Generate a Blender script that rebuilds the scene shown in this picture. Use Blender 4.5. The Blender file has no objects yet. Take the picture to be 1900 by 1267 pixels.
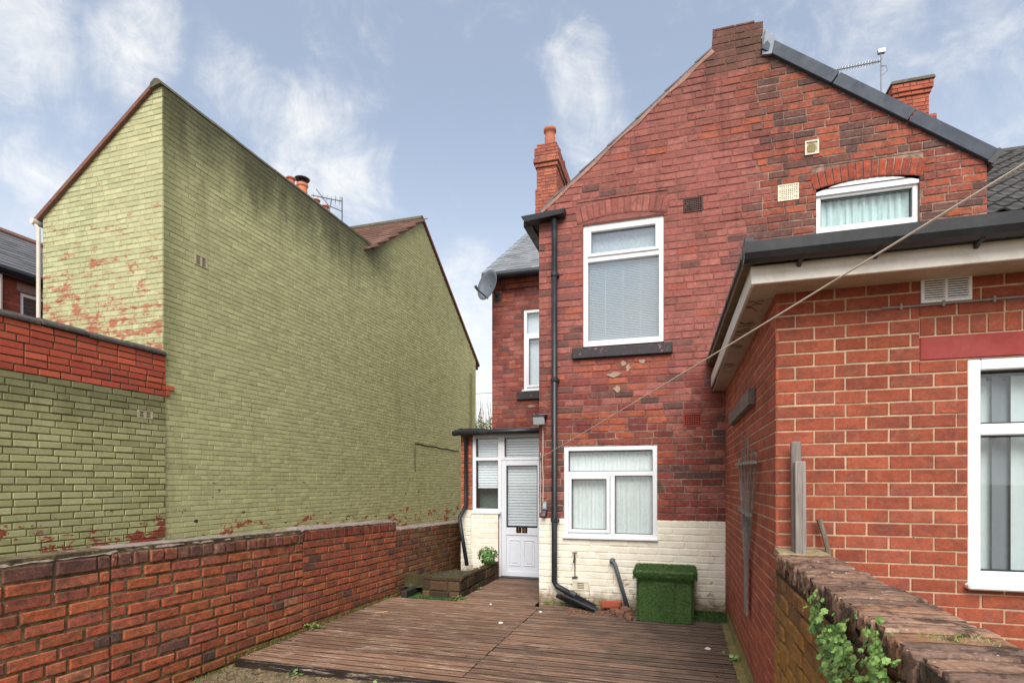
import bpy, bmesh, math, random
from mathutils import Vector, Matrix, noise as mnoise
R = random.Random(7)
V = Vector
sc = bpy.context.scene
COL = sc.collection
def L(r, g, b):
    f = lambda c: (c/255/12.92) if c/255 <= .04045 else ((c/255+.055)/1.055)**2.4
    return (f(r), f(g), f(b))

# ------------------------------------------------------------------ camera
YAW = math.atan(307/1022)
EYE = V((0, 0, 1.6))
cam_d = bpy.data.cameras.new('camera'); cam = bpy.data.objects.new('camera', cam_d); COL.objects.link(cam)
cam_d.sensor_width = 36; cam_d.lens = 36*1022/1900; cam_d.shift_y = 261.5/1900
cam_d.clip_start = .02; cam_d.clip_end = 3000
cam.location = EYE; cam.rotation_euler = (math.pi/2, 0, YAW); sc.camera = cam
FWD = V((-math.sin(YAW), math.cos(YAW), 0)); RGT = V((math.cos(YAW), math.sin(YAW), 0))
def seen_at(p):
    """where a point shows in the photograph (used only to rank which bricks show largest)"""
    q = V(p)-EYE; z = q.dot(FWD)
    if z < .05: return None
    return 950+1022*q.dot(RGT)/z, 895-1022*q.z/z, z
def heading(u, v):
    return (FWD + RGT*((u-950)/1022) + V((0, 0, (895-v)/1022))).normalized()

# ------------------------------------------------------------------ node helpers
class NT:
    def __init__(s, nt): s.nt = nt
    def new(s, t, **k):
        n = s.nt.nodes.new('ShaderNode'+t)
        for a, b in k.items(): setattr(n, a, b)
        return n
    def put(s, sock, v):
        if isinstance(v, bpy.types.NodeSocket): s.nt.links.new(v, sock)
        elif isinstance(v, (tuple, list)) and len(v) == 3 and sock.type == 'RGBA': sock.default_value = (*v, 1)
        else: sock.default_value = v
    def math(s, op, a, b=0.0, clamp=False):
        n = s.new('Math', operation=op, use_clamp=clamp); s.put(n.inputs[0], a); s.put(n.inputs[1], b); return n.outputs[0]
    def vmath(s, op, a, b=None, out=0):
        n = s.new('VectorMath', operation=op); s.put(n.inputs[0], a)
        if b is not None: s.put(n.inputs[1], b)
        return n.outputs[out]
    def ramp(s, x, lo, hi, smooth=True, a=0.0, b=1.0):
        if lo > hi: lo, hi, a, b = hi, lo, b, a
        n = s.new('MapRange', interpolation_type='SMOOTHSTEP' if smooth else 'LINEAR')
        s.put(n.inputs[0], x); n.inputs[1].default_value = lo; n.inputs[2].default_value = hi
        n.inputs[3].default_value = a; n.inputs[4].default_value = b; return n.outputs[0]
    def noise(s, vec, scale, detail=4, rough=.6, dist=0.0):
        n = s.new('TexNoise'); s.put(n.inputs['Vector'], vec); n.inputs['Scale'].default_value = scale
        n.inputs['Detail'].default_value = detail; n.inputs['Roughness'].default_value = rough
        n.inputs['Distortion'].default_value = dist; return n.outputs[0]
    def mix(s, f, a, b, mode='MIX'):
        n = s.new('Mix', data_type='RGBA', blend_type=mode, clamp_factor=True)
        s.put(n.inputs[0], f); s.put(n.inputs[6], a); s.put(n.inputs[7], b); return n.outputs[2]
    def scale(s, vec, sx, sy, sz): return s.vmath('MULTIPLY', vec, (sx, sy, sz))
    def xyz(s, vec):
        n = s.new('SeparateXYZ'); s.put(n.inputs[0], vec); return n.outputs
    def mul(s, a, b): return s.math('MULTIPLY', a, b)
    def add(s, a, b): return s.math('ADD', a, b)

# ------------------------------------------------------------------ sky and sun
SUN_EL, SUN_AZ = math.radians(46), math.radians(166)          # azimuth clockwise from +y: behind the camera, a little to its right
w = bpy.data.worlds.new('World'); sc.world = w; w.use_nodes = True
g = NT(w.node_tree); w.node_tree.nodes.clear()
sky = g.new('TexSky', sky_type='NISHITA', sun_disc=False, sun_elevation=SUN_EL, sun_rotation=SUN_AZ, air_density=1.0, dust_density=1.6, ozone_density=1.2)
dirn = g.new('TexCoord').outputs['Generated']
dz = g.xyz(dirn)[2]
skyc = g.mix(g.ramp(dz, .05, .60, True, .92, .34), sky.outputs[0], g.mix(g.ramp(dz, .05, .45), (6.9, 6.85, 6.65), (4.9, 5.4, 6.1)))           # thin milky veil, thicker low down
wisp = g.noise(g.scale(dirn, 1, 1, 1.25), 4.6, 10, .64, .7)
fine = g.noise(g.scale(dirn, 1, 1, 1), 12, 8, .68, .8)
nz = g.add(g.mul(wisp, .62), g.mul(fine, .38))
def cloud(u0, v0, u1, v1, width, power=1.0):
    a, b = heading(u0, v0), heading(u1, v1); c = (a+b)/2; ax = (b-a); ln = ax.length/2; ax.normalize(); cc = c.normalized(); bx = cc.cross(ax)
    q = g.vmath('SUBTRACT', dirn, tuple(c))
    p = g.mul(g.vmath('DOT_PRODUCT', q, tuple(ax), 1), 1/(ln*1.15)); t = g.mul(g.vmath('DOT_PRODUCT', q, tuple(bx), 1), 1/width)
    d2 = g.add(g.mul(p, p), g.mul(t, t))
    return g.mul(g.ramp(d2, 0, 1.7, True, 1, 0), power)
clouds = [cloud(180, 20, 330, 130, .075, 1.0), cloud(-60, 10, 130, 90, .10, .85), cloud(380, 90, 560, 290, .06, .9), cloud(470, 190, 700, 400, .10, 1.0),
          cloud(560, 260, 700, 420, .09, .8), cloud(1060, 40, 1110, 330, .055, 1.0), cloud(1020, 230, 1150, 270, .05, .6), cloud(1500, 30, 1960, 190, .17, .80), cloud(1420, 120, 1540, 30, .10, .6),
          cloud(840, 470, 900, 620, .09, .7), cloud(-80, 300, 120, 420, .14, .6), cloud(-100, 150, 60, 260, .10, .5)]
m = clouds[0]
for c_ in clouds[1:]: m = g.math('MAXIMUM', m, c_)
inside = g.ramp(g.vmath('DOT_PRODUCT', dirn, tuple(heading(950, 400)), 1), .50, .72)           # cloud out of view, thickened to strengthen the skylight
m = g.mix(inside, g.ramp(g.noise(dirn, 1.6, 3, .5), .24, .50), m)
cm = g.ramp(g.add(g.mul(m, .48), g.mul(g.math('SUBTRACT', nz, .5), 2.5)), .0, 1.05)
final = g.mix(g.mul(cm, .95), skyc, (6.9, 6.75, 6.4))
bg = g.new('Background'); g.put(bg.inputs[0], final); bg.inputs[1].default_value = .062
g.nt.links.new(bg.outputs[0], g.new('OutputWorld').inputs[0])
sd = bpy.data.lights.new('sun', 'SUN'); sd.energy = 1.5; sd.angle = math.radians(40); sd.color = (1, .955, .88)
sun = bpy.data.objects.new('sun', sd); COL.objects.link(sun)
to_sun = V((math.sin(SUN_AZ)*math.cos(SUN_EL), math.cos(SUN_AZ)*math.cos(SUN_EL), math.sin(SUN_EL)))
sun.rotation_euler = to_sun.to_track_quat('Z', 'Y').to_euler(); sun.location = (-8, -8, 12)
vs = sc.view_settings; vs.view_transform = 'Standard'; vs.look = 'None'; vs.gamma = 1; vs.use_curve_mapping = False
vs.exposure = 1.48
sc.render.engine = 'CYCLES'; sc.cycles.use_denoising = True; sc.cycles.max_bounces = 6

# ------------------------------------------------------------------ materials
def mat(name):
    m = bpy.data.materials.new(name); m.use_nodes = True; nt = m.node_tree; nt.nodes.clear(); g = NT(nt)
    b = g.new('BsdfPrincipled'); nt.links.new(b.outputs[0], g.new('OutputMaterial').inputs[0]); return m, g, b
def bump(g, b, h, strength=.3, dist=.01):
    n = g.new('Bump'); n.inputs['Strength'].default_value = strength; n.inputs['Distance'].default_value = dist
    g.put(n.inputs['Height'], h); g.put(b.inputs['Normal'], n.outputs[0])
def plain(name, col, rough=.5, var=.12, dirt=.15, sc_=30, metal=0.0, dirtcol=None, bmp=.05, spec=.5):
    m, g, b = mat(name); p = g.new('NewGeometry').outputs['Position']; col = L(*col)
    n = g.noise(p, sc_, 5, .65); n2 = g.noise(p, 4.5, 5, .7, .4)
    c = g.mix(g.ramp(n, .3, .7), tuple(x*(1-var) for x in col), tuple(min(1, x*(1+var)) for x in col))
    c = g.mix(g.mul(g.ramp(n2, .45, .75), dirt), c, L(*dirtcol) if dirtcol else tuple(x*.35 for x in col))
    g.put(b.inputs['Base Color'], c); g.put(b.inputs['Roughness'], g.ramp(n2, .3, .7, True, rough*.85, min(1, rough*1.15)))
    b.inputs['Metallic'].default_value = metal; b.inputs['Specular IOR Level'].default_value = spec
    if bmp: bump(g, b, n, bmp, .004)
    return m
UPVC = plain('upvc_white', (232, 234, 238), .3, .03, .10, 20, dirtcol=(170, 165, 150))
DOORW = plain('door_white', (226, 230, 238), .35, .02, .06, 20, dirtcol=(180, 178, 170))
FASCIA = plain('fascia_white', (214, 208, 200), .45, .05, .30, 14, dirtcol=(150, 132, 110))
SOFFIT = plain('soffit_board', (176, 158, 142), .6, .08, .45, 9, dirtcol=(120, 98, 82))
BLACK = plain('black_plastic', (32, 35, 41), .4, .15, .25, 25, dirtcol=(80, 82, 84))
BLACK2 = plain('dark_fascia', (42, 45, 50), .5, .15, .3, 25, dirtcol=(90, 90, 86))
GREYM = plain('grey_verge_trim', (62, 70, 82), .6, .03, .06, 12, spec=.3)
LEAD = plain('lead_flashing', (138, 148, 158), .45, .12, .3, 18, metal=.2)
GALV = plain('galvanised_metal', (150, 152, 156), .4, .1, .3, 60, metal=.6)
DISHM = plain('dish_grey', (92, 99, 110), .55, .06, .2, 12)
GREYP = plain('grey_plastic', (92, 98, 104), .5, .08, .3, 30)
ROPE = plain('rope', (214, 200, 186), .8, .1, .2, 200)
LENS = plain('lamp_lens', (170, 178, 180), .2, .05, .1, 40)
GOLD = plain('brass', (196, 150, 66), .35, .05, .1, 80, metal=.7)
TERRA = plain('terracotta', (176, 104, 80), .8, .15, .4, 18, dirtcol=(90, 70, 62))
REDPAINT = plain('red_lintel_paint', (150, 58, 54), .75, .08, .2, 40, dirtcol=(110, 46, 44), bmp=.2)
CAP = plain('mortar_cap', (138, 124, 116), .95, .35, .6, 38, dirtcol=(72, 62, 56), bmp=.9)
ROCK = plain('broken_brick', (122, 84, 64), .95, .3, .6, 50, dirtcol=(80, 66, 56), bmp=.7)
STONEW = plain('pale_scrap', (214, 210, 202), .8, .05, .2, 60)
STUMP = plain('wall_core', (120, 72, 62), .95, .2, .4, 14)
BLIND = plain('blind_white', (238, 242, 246), .6, .03, .06, 20)
CURT = plain('net_curtain', (232, 238, 236), .9, .05, .1, 30)
SLATB = plain('vertical_blind', (206, 216, 216), .8, .04, .05, 20)
SLATD = plain('vertical_blind_shaded', (128, 134, 140), .8, .04, .05, 20)  # darker copy of the blind: shade on turned slats put into the colour
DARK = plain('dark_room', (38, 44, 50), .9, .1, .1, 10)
PAINTSILL = None
def mk_sill():
    m, g, b = mat('black_painted_sill'); p = g.new('NewGeometry').outputs['Position']
    n = g.noise(p, 26, 6, .7, .3)
    c = g.mix(g.ramp(n, .60, .66), L(50, 47, 52), L(168, 108, 108)); g.put(b.inputs['Base Color'], c); b.inputs['Roughness'].default_value = .7
    bump(g, b, n, .4, .004); return m
SILL = mk_sill()
def mk_glass(name, tint=(.955, .975, .98), refl=1.8):
    m = bpy.data.materials.new(name); m.use_nodes = True; nt = m.node_tree; nt.nodes.clear(); g = NT(nt)
    ge = g.new('NewGeometry'); cs = g.math('ABSOLUTE', g.vmath('DOT_PRODUCT', ge.outputs['Incoming'], ge.outputs['Normal'], 1)); fr = g.add(.04, g.mul(.96, g.math('POWER', g.math('SUBTRACT', 1.0, cs, True), 5.0)))
    t = g.new('BsdfTransparent'); t.inputs[0].default_value = (*tint, 1); gl = g.new('BsdfGlossy'); gl.inputs['Roughness'].default_value = .015
    p = g.new('NewGeometry').outputs['Position']; bp = g.new('Bump'); bp.inputs['Strength'].default_value = .05; bp.inputs['Distance'].default_value = .02
    g.put(bp.inputs['Height'], g.noise(p, 2.2, 1, .4)); nt.links.new(bp.outputs[0], gl.inputs['Normal'])
    mx = g.new('MixShader'); nt.links.new(g.math('MULTIPLY', fr, refl, True), mx.inputs[0]); nt.links.new(t.outputs[0], mx.inputs[1]); nt.links.new(gl.outputs[0], mx.inputs[2])
    nt.links.new(mx.outputs[0], g.new('OutputMaterial').inputs[0]); return m
GLASS = mk_glass('window_glass'); GLASS2 = mk_glass('window_glass_bright', (.94, .97, .98), 4.0)

def mk_brick(name, source, over=None, grain=.22, soot=.35, pale=.2, rough=.92, bstr=.45, smear=0.0, smearc=(120, 104, 76), burn=0.0, crack=0.0):
    """brick face: colour from the brick itself (object colour or vertex colour), grain and weather from noise; over(g, p, col) adds paint or stains"""
    m, g, b = mat(name); p = g.new('NewGeometry').outputs['Position']
    if source == 'object': col = g.new('ObjectInfo').outputs['Color']
    elif source == 'vertex': col = g.new('Attribute', attribute_name='tone').outputs['Color']
    else: col = g.mix(g.ramp(g.noise(p, 3.3, 5, .6), .3, .7), L(*source[0]), L(*source[1]))
    n1 = g.noise(p, 26, 6, .7); n2 = g.noise(p, 62, 5, .72); n3 = g.noise(p, 8, 6, .72, .5); n4 = g.noise(p, 17, 5, .7, .8)
    k = g.mul(g.ramp(n1, .25, .75, False, 1-grain, 1+grain), g.ramp(n2, .28, .72, False, 1-grain*1.1, 1+grain*1.1))
    c = g.vmath('SCALE', col); g.put(c.node.inputs['Scale'], k)
    c = g.mix(g.mul(g.ramp(n3, .52, .74), soot), c, L(58, 46, 44))
    c = g.mix(g.mul(g.ramp(n4, .60, .76), pale), c, L(196, 172, 158))
    if burn: c = g.mix(g.mul(g.ramp(g.noise(g.scale(p, 1, 1, 1.8), 8.5, 6, .7, .5), .45, .62), burn), c, L(82, 60, 58))
    if smear: c = g.mix(g.mul(g.ramp(g.noise(p, 21, 8, .80, .6), .50, .60), smear), c, L(*smearc))
    if crack: c = g.mix(g.mul(g.ramp(g.noise(p, 13, 7, .75, .4), .46, .56), crack), c, L(30, 26, 22))
    if over: c = over(g, p, c)
    g.put(b.inputs['Base Color'], c); b.inputs['Roughness'].default_value = rough; b.inputs['Specular IOR Level'].default_value = .25
    bump(g, b, g.add(g.mul(n1, .7), g.mul(n2, .5)), bstr, .006); return m

def over_house(g, p, c, mortar=False):
    x, y, z = g.xyz(p); e = g.mul(g.math('SUBTRACT', g.noise(p, 30, 3, .6), .5), .03)
    # the cream-painted plinth with its chipped, mossy foot
    f = g.math('LESS_THAN', g.add(z, e), 1.128)
    cream = g.mix(g.ramp(g.noise(p, 7, 5, .65), .35, .7), L(240, 234, 220), L(228, 219, 200))
    chip = g.mul(g.ramp(g.add(g.noise(p, 9, 6, .75, .6), g.ramp(z, .02, .55, False, .15, 0)), .63, .70), .7)
    cream = g.mix(chip, cream, L(150, 110, 82))
    foot = g.ramp(g.add(z, g.mul(g.noise(p, 5, 4, .7), .38)), .2, .42, True, 1, 0)
    cream = g.mix(g.mul(foot, .8), cream, g.mix(g.noise(p, 22, 4, .7), L(88, 84, 44), L(120, 92, 62)))
    px = g.mul(g.ramp(x, .7, 1.0, True, 1, 0), g.ramp(z, 2.0, 3.0))
    if mortar: c = g.mix(g.mul(px, .75), c, L(126, 72, 68))
    pink = g.mul(g.mul(g.ramp(x, .5, 1.15, True, 1, 0), g.ramp(z, 2.2, 3.4)), g.ramp(g.noise(p, 2.1, 6, .7, .4), .36, .6))
    c = g.mix(g.mul(pink, .34), c, L(158, 98, 92))
    dirt = g.mul(g.ramp(z, 5.6, 6.9), g.ramp(g.noise(p, 3.5, 5, .7), .3, .6))
    c = g.mix(g.mul(dirt, .55), c, L(70, 56, 48))
    drip = g.mul(g.ramp(g.noise(g.scale(p, 7, 1, .6), 1, 5, .65), .52, .70), .35)
    c = g.mix(drip, c, L(78, 50, 48))
    return g.mix(f, c, cream)
def over_green(g, p, c):
    x, y, z = g.xyz(p)
    st = g.noise(g.scale(p, 1, 1, .22), 1.9, 7, .68, .3)
    n5 = g.noise(p, 5.5, 6, .7, .5); n1 = g.noise(p, .55, 4, .6)
    flat = g.ramp(x, -6.83, -6.80)                                                    # 1 on the long side wall, 0 on the short rear wall
    red = g.mix(g.noise(p, 14, 4, .6), L(150, 74, 56), L(176, 100, 78))
    # paint blown off the short wall, more of it low down on the left
    w1 = g.add(g.noise(g.scale(p, 1, 1, 2.0), 3.4, 8, .76, .3), g.mul(g.ramp(z, 3.2, 6.3, False, .15, -.045), g.ramp(x, -9.2, -6.9, False, 1.15, .8)))
    fl1 = g.mul(g.mul(g.ramp(w1, .575, .66), .85), g.math('SUBTRACT', 1.0, flat))
    # bare brick and black specks near the foot of the long wall
    w2 = g.add(g.noise(g.scale(p, 1, 1, 2.2), 2.2, 6, .7, .3), g.ramp(g.add(z, g.mul(y, .012)), .95, 1.65, False, .14, -.12))
    fl2 = g.mul(g.ramp(w2, .69, .70), flat)
    spk = g.mul(g.mul(g.ramp(g.noise(g.scale(p, 1, .8, 1.3), 6.5, 4, .6), .665, .685), g.ramp(z, 1.2, 2.1, True, 1, 0)), flat)
    c = g.mix(g.mul(g.ramp(n5, .45, .72), .24), c, L(138, 134, 96))
    c = g.mix(g.mul(g.ramp(st, .52, .74), .30), c, L(126, 122, 82))
    c = g.mix(g.mul(g.ramp(n1, .42, .66), .22), c, L(186, 182, 140))
    top = g.mul(g.ramp(g.add(z, g.mul(g.math('SUBTRACT', st, .5), 1.7)), 5.7, 7.1), g.mul(flat, g.ramp(y, 11.2, 12.6, True, 1, .2)))
    c = g.mix(g.mul(top, .82), c, L(62, 60, 48))
    edge = g.mul(g.mul(g.ramp(g.add(y, g.mul(g.math('SUBTRACT', st, .5), .5)), 5.95, 6.35, True, 1, 0), flat), .40)
    c = g.mix(g.mul(edge, g.ramp(z, 2.9, 3.4)), c, L(74, 78, 42))
    c = g.mix(fl1, c, red); c = g.mix(fl2, c, red)
    return g.mix(g.mul(spk, .9), c, L(36, 30, 26))
def over_yard(g, p, c, mortar=False):
    x, y, z = g.xyz(p)
    if mortar: c = g.mix(g.mul(g.math('LESS_THAN', z, 2.785), .75), c, L(120, 118, 80))
    st = g.noise(g.scale(p, 1, 1, .25), 3.2, 6, .7, .3)
    c2 = g.mix(g.mul(g.mul(g.ramp(g.add(z, g.mul(st, .9)), 2.55, 3.2), g.math('LESS_THAN', z, 2.785)), .5), c, L(62, 60, 42))
    w2 = g.add(g.noise(g.scale(p, 1, 1, 2.2), 2.6, 6, .7, .3), g.ramp(z, .95, 1.5, False, .16, -.14))
    red = g.mix(g.noise(p, 14, 4, .6), L(128, 62, 50), L(150, 84, 66))
    return g.mix(g.ramp(w2, .665, .68), c2, red)
def over_garden(g, p, c):
    x, y, z = g.xyz(p); n = g.noise(p, 4.2, 6, .72, .6)
    c = g.mix(g.mul(g.mul(g.ramp(z, .75, 1.15), g.ramp(n, .40, .62)), .62), c, L(46, 38, 34))
    c = g.mix(g.mul(g.mul(g.ramp(z, .25, -.1), g.ramp(n, .3, .55)), .55), c, L(66, 60, 30))
    c = g.mix(g.mul(g.ramp(g.noise(p, 6.5, 5, .7), .60, .72), .45), c, L(92, 84, 40))
    c = g.mix(g.mul(g.mul(g.ramp(y, 7.6, 9.6), g.ramp(n, .3, .6)), .55), c, L(86, 78, 34))
    return g.mix(g.mul(g.ramp(g.noise(p, 34, 3, .6), .71, .74), .8), c, L(206, 204, 196))
def over_ext(g, p, c):
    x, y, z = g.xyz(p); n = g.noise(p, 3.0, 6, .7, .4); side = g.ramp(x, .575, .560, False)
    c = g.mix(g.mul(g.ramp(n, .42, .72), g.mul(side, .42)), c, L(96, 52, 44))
    low = g.mul(g.ramp(g.add(z, g.mul(n, .5)), .2, .6, True, 1, 0), side)
    return g.mix(g.mul(low, .5), c, L(116, 96, 52))
def over_low(g, p, c):
    n = g.noise(p, 6, 6, .72, .6); x, y, z = g.xyz(p)
    c = g.mix(g.mul(g.ramp(n, .44, .68), .5), c, L(134, 100, 44))
    c = g.mix(g.mul(g.mul(g.ramp(g.add(z, g.mul(n, .35)), 1.20, .85), g.ramp(n, .3, .6)), .7), c, L(176, 130, 60))
    c = g.mix(g.mul(g.ramp(g.noise(p, 11, 5, .7), .54, .72), .5), c, L(60, 46, 36))
    return g.mix(g.mul(g.ramp(g.noise(p, 30, 4, .65), .66, .72), .7), c, L(190, 182, 168))
def over_coping(g, p, c):
    n = g.noise(p, 14, 6, .75, .6)
    c = g.mix(g.mul(g.ramp(n, .46, .62), .8), c, L(38, 31, 29))
    c = g.mix(g.mul(g.ramp(g.noise(p, 19, 6, .7, .4), .58, .70), .7), c, L(184, 160, 142))
    return g.mix(g.mul(g.ramp(g.noise(p, 52, 3, .6), .68, .71), .8), c, L(216, 210, 204))
def brickset(name, over, mortar, **k):
    cr = k.pop('mcrack', 0.0); mk = dict(k); mk.update(grain=.16, pale=.12, burn=0, smear=0, crack=cr)
    return (mk_brick(name+'_brick', 'object', over, **k), mk_brick(name+'_brickwork', 'vertex', over, **k), mk_brick(name+'_mortar', mortar, (lambda g, p, c: over(g, p, c, True)) if name in ('house', 'yard') else over, **mk))
HOUSE = brickset('house', over_house, ((108, 78, 70), (172, 146, 130)), soot=.34, pale=.16, smear=.42, smearc=(126, 100, 90), burn=.5, grain=.34, mcrack=.4)
GREEN = brickset('green', over_green, ((146, 146, 104), (172, 172, 128)), soot=.0, pale=.0, grain=.09, bstr=.25, mcrack=.18)
YARD = brickset('yard', over_yard, ((74, 62, 48), (96, 84, 62)), soot=.12, pale=.05, grain=.12, mcrack=.3)
GARDEN = brickset('garden', over_garden, ((108, 94, 70), (138, 122, 88)), soot=.40, pale=.14, bstr=.8, smear=.5, smearc=(124, 106, 76), burn=.5, grain=.34, mcrack=.55)
EXT = brickset('extension', over_ext, ((172, 144, 118), (196, 168, 142)), soot=.16, pale=.05, grain=.18, bstr=.4, burn=.34, smear=.08, smearc=(190, 160, 136))
LOWW = brickset('low_wall', over_low, ((96, 82, 54), (140, 122, 84)), soot=.35, pale=.15, bstr=.9, smear=.5, smearc=(126, 104, 62), burn=.55, mcrack=.5)
COPE = brickset('coping', over_coping, ((80, 70, 60), (104, 92, 80)), soot=.4, pale=.25, bstr=1.0, grain=.3)
CHIM = brickset('chimney', None, ((110, 66, 54), (140, 96, 78)), soot=.40, pale=.08, burn=.3)
PLANT = brickset('planter', None, ((60, 54, 34), (80, 72, 44)), soot=.5, pale=.05, bstr=.8)

def mk_wood(name, a, b_, axis='x', wet=False, sc_=1.0):
    m, g, b = mat(name); p = g.new('NewGeometry').outputs['Position']
    st = {'x': (2.6, 110, 40), 'z': (40, 40, 1.6), 'y': (40, 1.6, 40)}[axis]
    oi = g.new('ObjectInfo').outputs['Random']; off = g.new('CombineXYZ'); g.put(off.inputs[0], g.mul(oi, 37)); g.put(off.inputs[1], g.mul(oi, 11)); g.put(off.inputs[2], g.mul(oi, 5))
    q = g.vmath('ADD', g.scale(p, *st), off.outputs[0]); n = g.noise(q, sc_, 6, .68, .2); n2 = g.noise(p, 2.6, 5, .66, .3); n3 = g.noise(q, 3.1, 3, .6)
    c = g.mix(g.ramp(n, .34, .66), L(*a), L(*b_))
    c = g.mix(g.mul(g.ramp(n3, .52, .72), .5), c, tuple(x*.3 for x in L(*a)))
    k = g.ramp(oi, 0, 1, False, .72, 1.22); c = g.vmath('SCALE', c); g.put(c.node.inputs['Scale'], k)
    rough = g.ramp(n2, .3, .7, True, .6, .85)
    if wet:
        x, y, z = g.xyz(p)
        wm = g.ramp(g.add(g.add(g.mul(x, .24), g.mul(y, .10)), g.mul(g.math('SUBTRACT', n2, .5), 1.6)), .05, .75)
        c = g.mix(g.mul(wm, .72), c, L(56, 42, 35)); rough = g.math('SUBTRACT', rough, g.mul(wm, .18))
        c = g.mix(g.ramp(z, -.0025, -.0055), c, L(34, 25, 21)); pale = g.mul(g.ramp(n2, .42, .6), g.ramp(n, .52, .64)); c = g.mix(g.mul(g.mul(pale, g.math('SUBTRACT', 1.0, wm)), .85), c, L(200, 178, 158))
        c = g.mix(g.mul(g.ramp(g.noise(p, 1.3, 5, .7), .5, .68), .35), c, L(84, 74, 50))
    g.put(b.inputs['Base Color'], c); g.put(b.inputs['Roughness'], rough); bump(g, b, n, .5, .004); return m
DECK = mk_wood('deck_timber', (96, 67, 51), (138, 106, 85), 'x', True)
OLDWOOD = mk_wood('weathered_timber', (112, 104, 98), (150, 142, 136), 'z')
OLDWOODY = mk_wood('weathered_timber_flat', (94, 86, 80), (128, 120, 112), 'y')
SLEEPER = mk_wood('dark_timber', (38, 34, 30), (64, 56, 46), 'y')
STICKW = mk_wood('stick_timber', (92, 80, 68), (124, 110, 96), 'z')

def mk_slate(name, a, b_, moss=.2):
    m, g, b = mat(name); p = g.new('NewGeometry').outputs['Position']; rnd = g.new('NewGeometry').outputs['Random Per Island']; oi = g.new('ObjectInfo').outputs['Random']
    r = g.math('FRACT', g.add(rnd, oi)); n = g.noise(p, 18, 5, .7)
    c = g.mix(g.add(g.mul(r, .6), g.mul(n, .4)), L(*a), L(*b_)); c = g.mix(g.mul(g.ramp(g.noise(p, 5, 5, .7), .5, .7), moss), c, L(92, 92, 66))
    g.put(b.inputs['Base Color'], c); b.inputs['Roughness'].default_value = .75; bump(g, b, n, .4, .006); return m
SLATE = mk_slate('slate', (104, 108, 114), (142, 146, 150)); SLATE2 = mk_slate('dark_slate', (72, 74, 80), (112, 112, 114))
PANTILE = mk_slate('concrete_pantile', (56, 54, 54), (84, 82, 80), .35); REDTILE = mk_slate('clay_tile', (112, 84, 74), (156, 122, 108), .3)
def mk_leaf(name, a, b_):
    m, g, b = mat(name); r = g.new('NewGeometry').outputs['Random Per Island']; oi = g.new('ObjectInfo').outputs['Random']; p = g.new('NewGeometry').outputs['Position']
    c = g.mix(g.math('FRACT', g.add(r, oi)), L(*a), L(*b_)); c = g.mix(g.mul(g.ramp(g.noise(p, 60, 3, .6), .5, .7), .3), c, tuple(x*.5 for x in L(*a)))
    g.put(b.inputs['Base Color'], c); b.inputs['Roughness'].default_value = .5; b.inputs['Subsurface Weight'].default_value = 0; return m
LEAF = mk_leaf('ivy_leaf', (56, 92, 42), (138, 172, 88)); BUSHL = mk_leaf('bush_leaf', (52, 92, 40), (104, 150, 66)); GRASS = mk_leaf('grass_blade', (60, 96, 36), (112, 140, 58))
TURF = mk_leaf('plastic_turf', (46, 78, 34), (78, 108, 52)); FARL = mk_leaf('far_leaf', (92, 104, 62), (150, 152, 104)); TWIG = plain('twig', (84, 70, 58), .9)
MOSSM = mk_leaf('moss', (96, 128, 40), (142, 166, 66)); STEMM = plain('stem', (96, 110, 62), .7)
def mk_ground():
    m, g, b = mat('bare_soil'); p = g.new('NewGeometry').outputs['Position']
    n = g.noise(p, 9, 7, .72, .4); n2 = g.noise(p, 60, 4, .65); v = g.new('TexVoronoi'); v.inputs['Scale'].default_value = 45; g.put(v.inputs['Vector'], p)
    c = g.mix(g.ramp(n, .35, .65), L(104, 88, 62), L(150, 128, 96)); c = g.mix(g.ramp(n2, .45, .7), c, L(70, 60, 46)); c = g.mix(g.mul(g.ramp(g.noise(p, 3, 5, .7), .5, .66), .5), c, L(74, 80, 44))
    g.put(b.inputs['Base Color'], c); b.inputs['Roughness'].default_value = .95; bump(g, b, g.add(g.mul(n2, .6), v.outputs[0]), .8, .015); return m
SOIL = mk_ground(); POTSOIL = plain('dark_soil', (58, 48, 38), .95, .3, .5, 60, dirtcol=(90, 88, 50), bmp=.9)

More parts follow.
